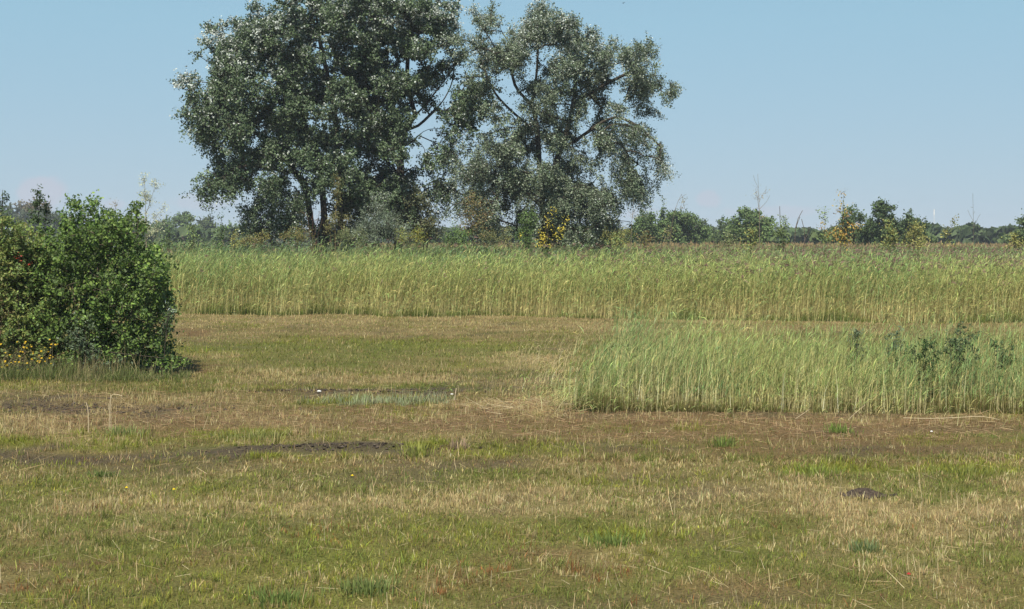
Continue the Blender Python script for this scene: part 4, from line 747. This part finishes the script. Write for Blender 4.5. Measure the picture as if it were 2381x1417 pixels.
# tall grass skirt round the bush
mb = MB(); n = 9000; px = R.uniform(-60, 440, n); yb = 28.0 + R.normal(0, .35, n) + np.where(px > 380, .9, 0) * R.random(n); x = wx(px, yb); y = yb
tn = fbm(x * 2.2, y * 2, 4, 3); hh = R.uniform(.05, .36, n) ** 1.2 * np.where(px > 395, .45, 1) * np.clip((tn - .22) * 3, .15, 1.6); jt = np.exp(R.normal(0, .28, (n, 1)))
dry = (R.random((n, 1)) < .14 + .5 * (vnoise(x * 1.7, y, 14) > .62)[:, None]); hh = np.where(dry[:, 0] & (R.random(n) < .12), hh + .35, hh)
blades(mb, x, y, gz(x, y), hh, np.where(dry[:, 0], .006, .008), np.abs(R.normal(0, .6, n)), R.normal(0, 1.8, n), A(.055, .075, .02) * jt, np.where(dry, A(.42, .35, .19), lerp(A(.11, .165, .045), A(.18, .19, .07), R.random((n, 1)))) * jt, 2)
o = mb.build('bush_skirt_grass', M_GRASS, kind='stuff'); tag(o, 'unmown grass fringe at the foot of the dense bush', kind='stuff')

# ------------------------------------------------------------------ single stalks, tussocks, stones
def stalk(name, label, cat, pts, r, col, group=None, leaf=None):
    P = densify(np.array(pts, float), .12); mb = MB()
    rr = np.linspace(r, r * .6, len(P)); base = P[0]
    tubes(mb, P[:-1], P[1:], rr[:-1], rr[1:], np.repeat(np.clip(col * np.linspace(.85, 1.1, len(P) - 1)[:, None], 0, .8), 1, 0), 6)
    o = mb.build(name, M_STRAW, loc=Vector(base), smooth=True); tag(o, label, cat, group); return o
def at(px, py, Y): return A(wx(px, Y), Y, wz(py, Y))
def gpt(px, py): Y = gy(py); q = at(px, py, Y); return q, Y
PALE = A(.52, .43, .28)
_, Yk = gpt(206, 1004); stalk('broken_stalk', 'short dead reed stub with a kinked tip, left of the taller stub', 'stalk', [at(206, 1006, Yk), at(206, 960, Yk), at(205, 942, Yk), at(200, 936, Yk)], .0068, PALE)
_, Yk = gpt(256, 1000); stalk('broken_stalk', 'tall dead reed stub with its top folded over', 'stalk', [at(254, 1002, Yk), at(255, 950, Yk), at(256, 916, Yk), at(262, 914, Yk), at(284, 921, Yk - .1)], .0062, PALE)
stalk('broken_stalk', 'thin dead stub touching the tall folded stub', 'stalk', [at(258, 1002, Yk), at(258, 950, Yk), at(257, 918, Yk)], .005, PALE * .85)
for i, (pts, lab) in enumerate([([(1850, 972), (1865, 962), (1880, 952), (1884, 950)], 'bent pale stalk lying against the foot of the reed patch'), ([(1972, 975), (1990, 958), (2012, 940)], 'straight pale stalk propped on the reed patch'), ([(1290, 960), (1300, 945), (1312, 928)], 'pale stalk sticking out of the straw heap'),
                                ([(1310, 936), (1350, 942), (1392, 954)], 'long pale stalk fallen along the straw heap'), ([(2100, 970), (2160, 972), (2240, 969), (2285, 964), (2325, 975)], 'very long arched stalk lying before the reed patch'), ([(720, 1080), (600, 1077), (590, 1080)], 'grey dry stalk on the dark soil bank')][:5]):
    Yk = gy(max(p[1] for p in pts) + 4); stalk('fallen_reed', lab, 'stalk', [at(px, py + 2, Yk - .03 * k_) for k_, (px, py) in enumerate(pts)], .0055, PALE)
# bent grass stems in front
for i, (pts, lab) in enumerate([([(985, 1417), (990, 1370), (1000, 1325), (1008, 1310)], 'tall tan grass stem leaning near the lower edge'), ([(1130, 1410), (1180, 1394), (1240, 1380)], 'dark thin twig arching low near the lower edge'), ([(45, 1093), (70, 1088), (104, 1079)], 'curved pale straw lying in the grass near the edge'), ([(213, 1168), (212, 1150), (206, 1137)], 'reddish tipped dry stem standing in the grass')]):
    Yk = gy(pts[0][1] + 4); stalk('dry_stalk', lab, 'stalk', [at(px, py, Yk - .02 * k_) for k_, (px, py) in enumerate(pts)], .0035, A(.14, .10, .05) if i == 1 else A(.42, .32, .16))
def tussock(name, label, px, py, w, hgt, n, c0, c1, seed, spread=.35):
    r_ = np.random.default_rng(seed); q, Y = gpt(px, py); S = F / Y; mb = MB()
    x = q[0] + r_.normal(0, w / S / 2.2, n); y = Y + r_.normal(0, w / S / 2.6, n); global R
    keep = R; R = r_; jt = np.exp(r_.normal(0, .2, (n, 1)))
    c1 = c1 * A(1.0, .88, 1.1)
    blades(mb, x, y, gz(x, y), hgt / S * r_.uniform(.3, 1.0, n), np.full(n, .008 + .0002 * Y), np.abs(r_.normal(0, spread, n)), np.arctan2(y - Y, x - q[0]) + r_.normal(0, .7, n), c0 * jt, np.clip(c1 * jt, 0, .75), 2)
    R = keep
    e = empty(name, Vector((q[0], Y, float(gz(q[0], Y))))); tag(e, label, 'tussock'); mb.build('blades', M_GRASS, parent=e, kind='stuff'); return e
GR0, GR1 = A(.085, .125, .025), A(.21, .30, .06)
tussock('grass_tussock', 'bright yellow green tussock on the dark soil bank', 970, 1062, 46, 42, 150, GR0 * 1.2, A(.30, .34, .07), 1)
tussock('grass_tussock', 'fresh green tussock below the reed patch corner', 1683, 1035, 30, 34, 110, GR0, A(.19, .28, .06), 2)
tussock('grass_tussock', 'bright green tuft at the foot of the reed patch', 1952, 1004, 34, 30, 130, GR0, A(.18, .30, .05), 3)
tussock('grass_tussock', 'silvery dry tuft beside the dark soil bank', 1068, 1048, 22, 30, 90, A(.13, .11, .06), A(.36, .29, .16), 4)
tussock('grass_tussock', 'lime tussock standing before the dead reed stubs', 290, 1010, 60, 34, 150, GR0, A(.24, .30, .09), 5)
tussock('grass_tussock', 'wide lime tussock left of the dark soil bank', 590, 1016, 90, 34, 220, GR0, A(.26, .30, .08), 6)
tussock('grass_tussock', 'small green cushion of grass at the left of the field', 240, 1102, 36, 18, 160, GR0, A(.13, .20, .05), 7)
tussock('grass_tussock', 'bluish green tuft in the near right field', 2012, 1282, 34, 34, 120, GR0, A(.17, .25, .10), 8)
tussock('grass_tussock', 'green tuft with stubble in the near middle field', 1420, 1262, 70, 34, 200, GR0, A(.17, .26, .06), 9)
tussock('grass_tussock', 'dense green tuft near the lower edge of the field', 860, 1375, 80, 46, 240, GR0, A(.18, .25, .07), 10)
tussock('grass_tussock', 'green tuft on the lower left of the field', 640, 1395, 90, 40, 240, GR0, A(.17, .26, .06), 11)
tussock('grass_tussock', 'row of blunt green shoots above the dirt mound', 1900, 1108, 90, 30, 200, GR0, A(.22, .30, .05), 12)
tussock('grass_tussock', 'broad sunny green tuft near the far right of the field', 2240, 1108, 120, 30, 260, GR0, A(.24, .28, .06), 13)
# dirt mound on the right
q, Ym = gpt(2010, 1152); r_ = np.random.default_rng(9); mb = MB()
th = np.linspace(0, 2 * np.pi, 25)[:-1]; rr = np.linspace(0, 1, 8); vs_, cs = [], []
for a_ in rr:
    for t_ in th:
        k_ = 1 + .9 * (fbm(np.array([math.cos(t_) * 2 + 9]), np.array([math.sin(t_) * 2 + 4]), 3, 2)[0] - .5)
        X_, Y_ = q[0] + .20 * a_ * k_ * math.cos(t_), Ym + .14 * a_ * k_ * math.sin(t_)
        hh_ = (.062 * (1 - a_ ** 2) * (.6 + .9 * fbm(np.array([X_ * 14]), np.array([Y_ * 14]), 8, 3)[0])) - .012 * a_
        vs_.append((X_, Y_, float(gz(X_, Y_)) + .008 + hh_)); cs.append(A(.060, .047, .036) * (.7 + .6 * r_.random()))
qd = [[i_ * 24 + j_, i_ * 24 + (j_ + 1) % 24, (i_ + 1) * 24 + (j_ + 1) % 24, (i_ + 1) * 24 + j_] for i_ in range(7) for j_ in range(24)]
mb.add(vs_, np.array(cs), q=qd)
o = mb.build('dirt_mound', M_SOIL, loc=Vector((q[0], Ym, 0)), smooth=False); tag(o, 'small dark heap of earth lying on the near right grass', 'mound')
# clods on the dark banks
def clods(name, label, px, py, ru, rv, n, s0, s1, seed):
    r_ = np.random.default_rng(seed); u = px + r_.normal(0, ru / 2, n); v = py + r_.normal(0, rv / 2, n); Y = gy(v); x = wx(u, Y); mb = MB()
    d = A([[1, 0, 0], [-1, 0, 0], [0, 1, 0], [0, -1, 0], [0, 0, 1], [0, 0, -1]])[0] if False else np.array([[1, 0, 0], [-1, 0, 0], [0, 1, 0], [0, -1, 0], [0, 0, 1], [0, 0, -1]], float)
    s = r_.uniform(s0, s1, n)
    v6 = np.stack([x, Y, gz(x, Y) + s * .25], 1)[:, None] + d[None] * s[:, None, None] * r_.uniform(.5, 1.1, (n, 6, 1)) * np.array([1.3, 1, .7]) + r_.normal(0, .12, (n, 6, 3)) * s[:, None, None]
    i = np.arange(n)[:, None, None] * 6; t = np.array([[0, 2, 4], [2, 1, 4], [1, 3, 4], [3, 0, 4], [2, 0, 5], [1, 2, 5], [3, 1, 5], [0, 3, 5]])
    mb.add(v6, np.repeat(A(.062, .050, .040) * np.exp(r_.normal(0, .3, (n, 1))), 6, 0), t=(i + t[None]).reshape(-1, 3))
    o = mb.build(name, M_SOIL, kind='stuff'); tag(o, label, kind='stuff')
clods('soil_clods', 'dark crumbly soil of the bank across the middle field', 800, 1044, 300, 14, 200, .010, .028, 1)
clods('soil_clods', 'dark crumbly soil of the far bank before the bluish grass', 860, 914, 300, 7, 260, .010, .03, 2)
clods('soil_clods', 'grey brown soil beside the dead reed stubs', 200, 950, 300, 16, 350, .010, .03, 3)
clods('soil_clods', 'loose dark crumbs around the small heap of earth', 2010, 1152, 62, 7, 110, .008, .028, 4)
# white stones and a feather-topped reed on the far bank
def stone(label, px, py, s, seed):
    r_ = np.random.default_rng(seed); q, Y = gpt(px, py); me = bpy.data.meshes.new('white_stone')
    import bmesh; bm = bmesh.new(); bmesh.ops.create_icosphere(bm, subdivisions=2, radius=s)
    for v in bm.verts: v.co = Vector((v.co.x * 1.4, v.co.y, v.co.z * .75)) * float(r_.uniform(.85, 1.1))
    bm.to_mesh(me); bm.free(); a = me.color_attributes.new('Col', 'FLOAT_COLOR', 'POINT'); a.data.foreach_set('color', np.tile([.6, .6, .58, 1.], len(me.vertices)))
    me.materials.append(M_FEATHER); o = bpy.data.objects.new('white_stone', me); scn.collection.objects.link(o); o.location = (q[0], Y, float(gz(q[0], Y)) + s * .8); tag(o, label, 'stone')
stone('white stone lying on the dark far bank', 742, 918, .026, 1)
stone('small white stone below the feather topped stem', 1051, 922, .018, 2)
stone('tiny white stone on the brown ground before the reed patch', 2166, 1003, .014, 3)
q, Yk = gpt(1056, 934); stalk('feather_reed', 'thin stem with a pale feathery tip on the far bank', 'stalk', [at(1056, 936, Yk), at(1059, 915, Yk), at(1061, 903, Yk)], .008, A(.55, .44, .33))
# yellow meadow flowers and one red one in the near grass
for i, (px, py, lab, c) in enumerate([(817, 1106, 'lone yellow flower in the middle of the field', (.62, .46, .01)), (292, 1134, 'tiny yellow flower on the left of the field', (.62, .46, .01)), (402, 1138, 'tiny yellow flower right of the other left one', (.62, .46, .01)), (2110, 1335, 'tiny red flower in the near right grass', (.34, .03, .03))]):
    q, Y = gpt(px, py + 22); e = empty('meadow_flower', Vector((q[0], Y, float(gz(q[0], Y))))); tag(e, lab, 'flower')
    hh_ = wz(py, Y) - e.location.z
    mb = MB(); tubes(mb, np.array([[q[0], Y, e.location.z]]), np.array([[q[0] + .01, Y, e.location.z + hh_]]), A(.002)[:1], A(.0015)[:1], A(.12, .18, .04)[None], 5); mb.build('stem', M_GRASS, parent=e)
    mb = MB(); mb.add(np.concatenate([[[0, 0, .4]], np.stack([np.cos(ks), np.sin(ks), 0 * ks], 1) * .5]) * .034 + A(q[0] + .01, Y, e.location.z + hh_), A(*c), t=[[0, 1 + k_, 1 + (k_ + 1) % 10] for k_ in range(10)]); mb.build('petals', M_PETAL, parent=e)
# dark leafed shoots growing through the reed patch
for i, (px, top, w, lab, cc) in enumerate([(2150, 790, 46, 'dark leafed willow shoots in the reed patch', [A(.045, .085, .028), A(.065, .11, .035)]), (2230, 765, 44, 'tall dark shoots beside the willow shoots in the reed patch', [A(.06, .095, .04), A(.09, .125, .055)]), (2330, 800, 36, 'dark shoots in the reed patch near the picture edge', [A(.05, .085, .03), A(.075, .115, .045)]), (2080, 775, 30, 'grey green shoots in the reed patch left of the dark ones', [A(.10, .14, .075), A(.13, .17, .10)]), (1990, 775, 26, 'grey green shoots towards the middle of the reed patch', [A(.10, .14, .075), A(.13, .17, .10)])]):
    plant('willow_shoots', lab, 'shrub', 22.9 + .25 * i, (px,), [[(px, 930), (px, 850), (px + 4, top)], [(px, 950), (px - w * .4, 860), (px - w * .5, top + 20)], [(px, 950), (px + w * .4, 860), (px + w * .5, top + 15)]], [(px, top + 20, w * .8, 26, .8, 0, 0, 0), (px - w * .3, top + 60, w * .6, 36, .7, 0, 0, 0), (px + w * .3, top + 60, w * .6, 36, .7, 0, 0, .1), (px, top + 110, w * .7, 36, .6, 0, 0, .1)],
          cols=cc, per_m2=85, nleaf=20, twigs=4, tw_len=.15, leaf=.06, asp=.38, tip_r=.003, rmin=.002, step=.12, jitter=.02, seed=130 + i, mat=M_BUSH)
# tall single reeds that stand out at the patch's left end
for i in range(14):
    px = [1402, 1412, 1433, 1440, 1462, 1478, 1502, 1528, 1562, 1605, 1650, 1705, 1770, 1850][i]; Yk = 23.4 + (i * 37 % 10) * .16
    mb = MB(); xx = np.array([wx(px, Yk)]); hh_ = np.array([1.26 + .05 * (i * 7 % 5) - .14 * (i > 8)])
    reeds(mb, xx, np.array([Yk]), hh_, 8, np.array([.07 + .02 * (i % 4)]), np.array([.008]), .28, .017, .35, A(.44, .38, .18), A(.22, .27, .10), A(.20, .27, .115), .2, 0, waz=.45)
    o = mb.build('tall_reed', M_REED, loc=Vector((xx[0], Yk, 0))); tag(o, 'single taller reed standing out at the free end of the reed patch', 'reed', 'taller reeds at the free end of the reed patch')

# ------------------------------------------------------------------ mast and bird
Ya = 480.; e = empty('radio_mast', Vector((wx(2172, Ya), Ya, 0))); tag(e, 'slender pale mast far beyond the reeds', 'mast')
mb = MB(); zt = wz(492, Ya); pp = np.array([[wx(2172, Ya), Ya, z_] for z_ in np.linspace(0, zt, 7)]); rr = np.linspace(.13, .08, 7)
tubes(mb, pp[:-1], pp[1:], rr[:-1], rr[1:], np.tile(A(.55, .57, .6), (6, 1)), 10); mb.build('pole', M_PLAIN, parent=e, smooth=True)
mb = MB(); tubes(mb, pp[-1:] - A(0, 0, 1.2), pp[-1:] + A(0, 0, .6), A(.15)[:1], A(.15)[:1], A(.7, .7, .7)[None], 10); mb.build('antenna', M_PLAIN, parent=e, smooth=True)
Yb_ = 55.; b0 = at(1449, 8, Yb_); mb = MB(); u_ = Yb_ / F * 1.15
body = np.array([[-3.4, 0, -.2], [-1.5, .8, .4], [-1.5, -.8, .4], [-1.5, 0, 1.0], [-1.5, 0, -.5], [1.2, .7, .2], [1.2, -.7, .2], [1.2, 0, .8], [1.2, 0, -.7], [3.0, 0, .5]]) * u_
wing = np.array([[-1.0, .4, .6], [.9, .4, .5], [1.6, 4.0, 2.2], [3.2, 6.2, 2.6], [-.6, 3.0, 1.8], [-1.0, -.4, .6], [.9, -.4, .5], [1.6, -4.0, 2.2], [3.2, -6.2, 2.6], [-.6, -3.0, 1.8]]) * u_
rotb = np.array(Matrix.Rotation(math.radians(60), 3, 'Z'))
mb.add(body @ rotb.T + b0, A(.03, .032, .04), t=[[0, 3, 1], [0, 2, 3], [0, 1, 4], [0, 4, 2], [9, 5, 7], [9, 7, 6], [9, 8, 5], [9, 6, 8]], q=[[1, 3, 7, 5], [3, 2, 6, 7], [1, 5, 8, 4], [2, 4, 8, 6]])
mb.add(wing @ rotb.T + b0, A(.03, .032, .04), t=[[2, 3, 4], [7, 9, 8]], q=[[0, 1, 2, 4], [5, 9, 7, 6]])
o = mb.build('bird', M_FEATHER, loc=Vector(b0)); tag(o, 'small dark bird flying high beside the poplars', 'bird')

# ------------------------------------------------------------------ haze: one box of pale air round the whole place
import bmesh
me = bpy.data.meshes.new('haze'); bm = bmesh.new(); bmesh.ops.create_cube(bm, size=1.0); bm.to_mesh(me); bm.free()
hz = bpy.data.objects.new('haze', me); scn.collection.objects.link(hz)
hz.scale = (12400, 12200, 25); hz.location = (0, 3050, 11.5); hz['kind'] = 'stuff'; hz['label'] = 'thin pale summer haze over the fields'
hm = bpy.data.materials.new('haze'); hm.use_nodes = True; hn, hl = hm.node_tree.nodes, hm.node_tree.links; hn.clear()
ho = hn.new('ShaderNodeOutputMaterial'); hv = hn.new('ShaderNodeVolumePrincipled'); hv.inputs['Color'].default_value = (.80, .88, 1, 1); hv.inputs['Density'].default_value = 0.0003; hv.inputs['Anisotropy'].default_value = 0.0
hl.new(hv.outputs[0], ho.inputs['Volume']); me.materials.append(hm)
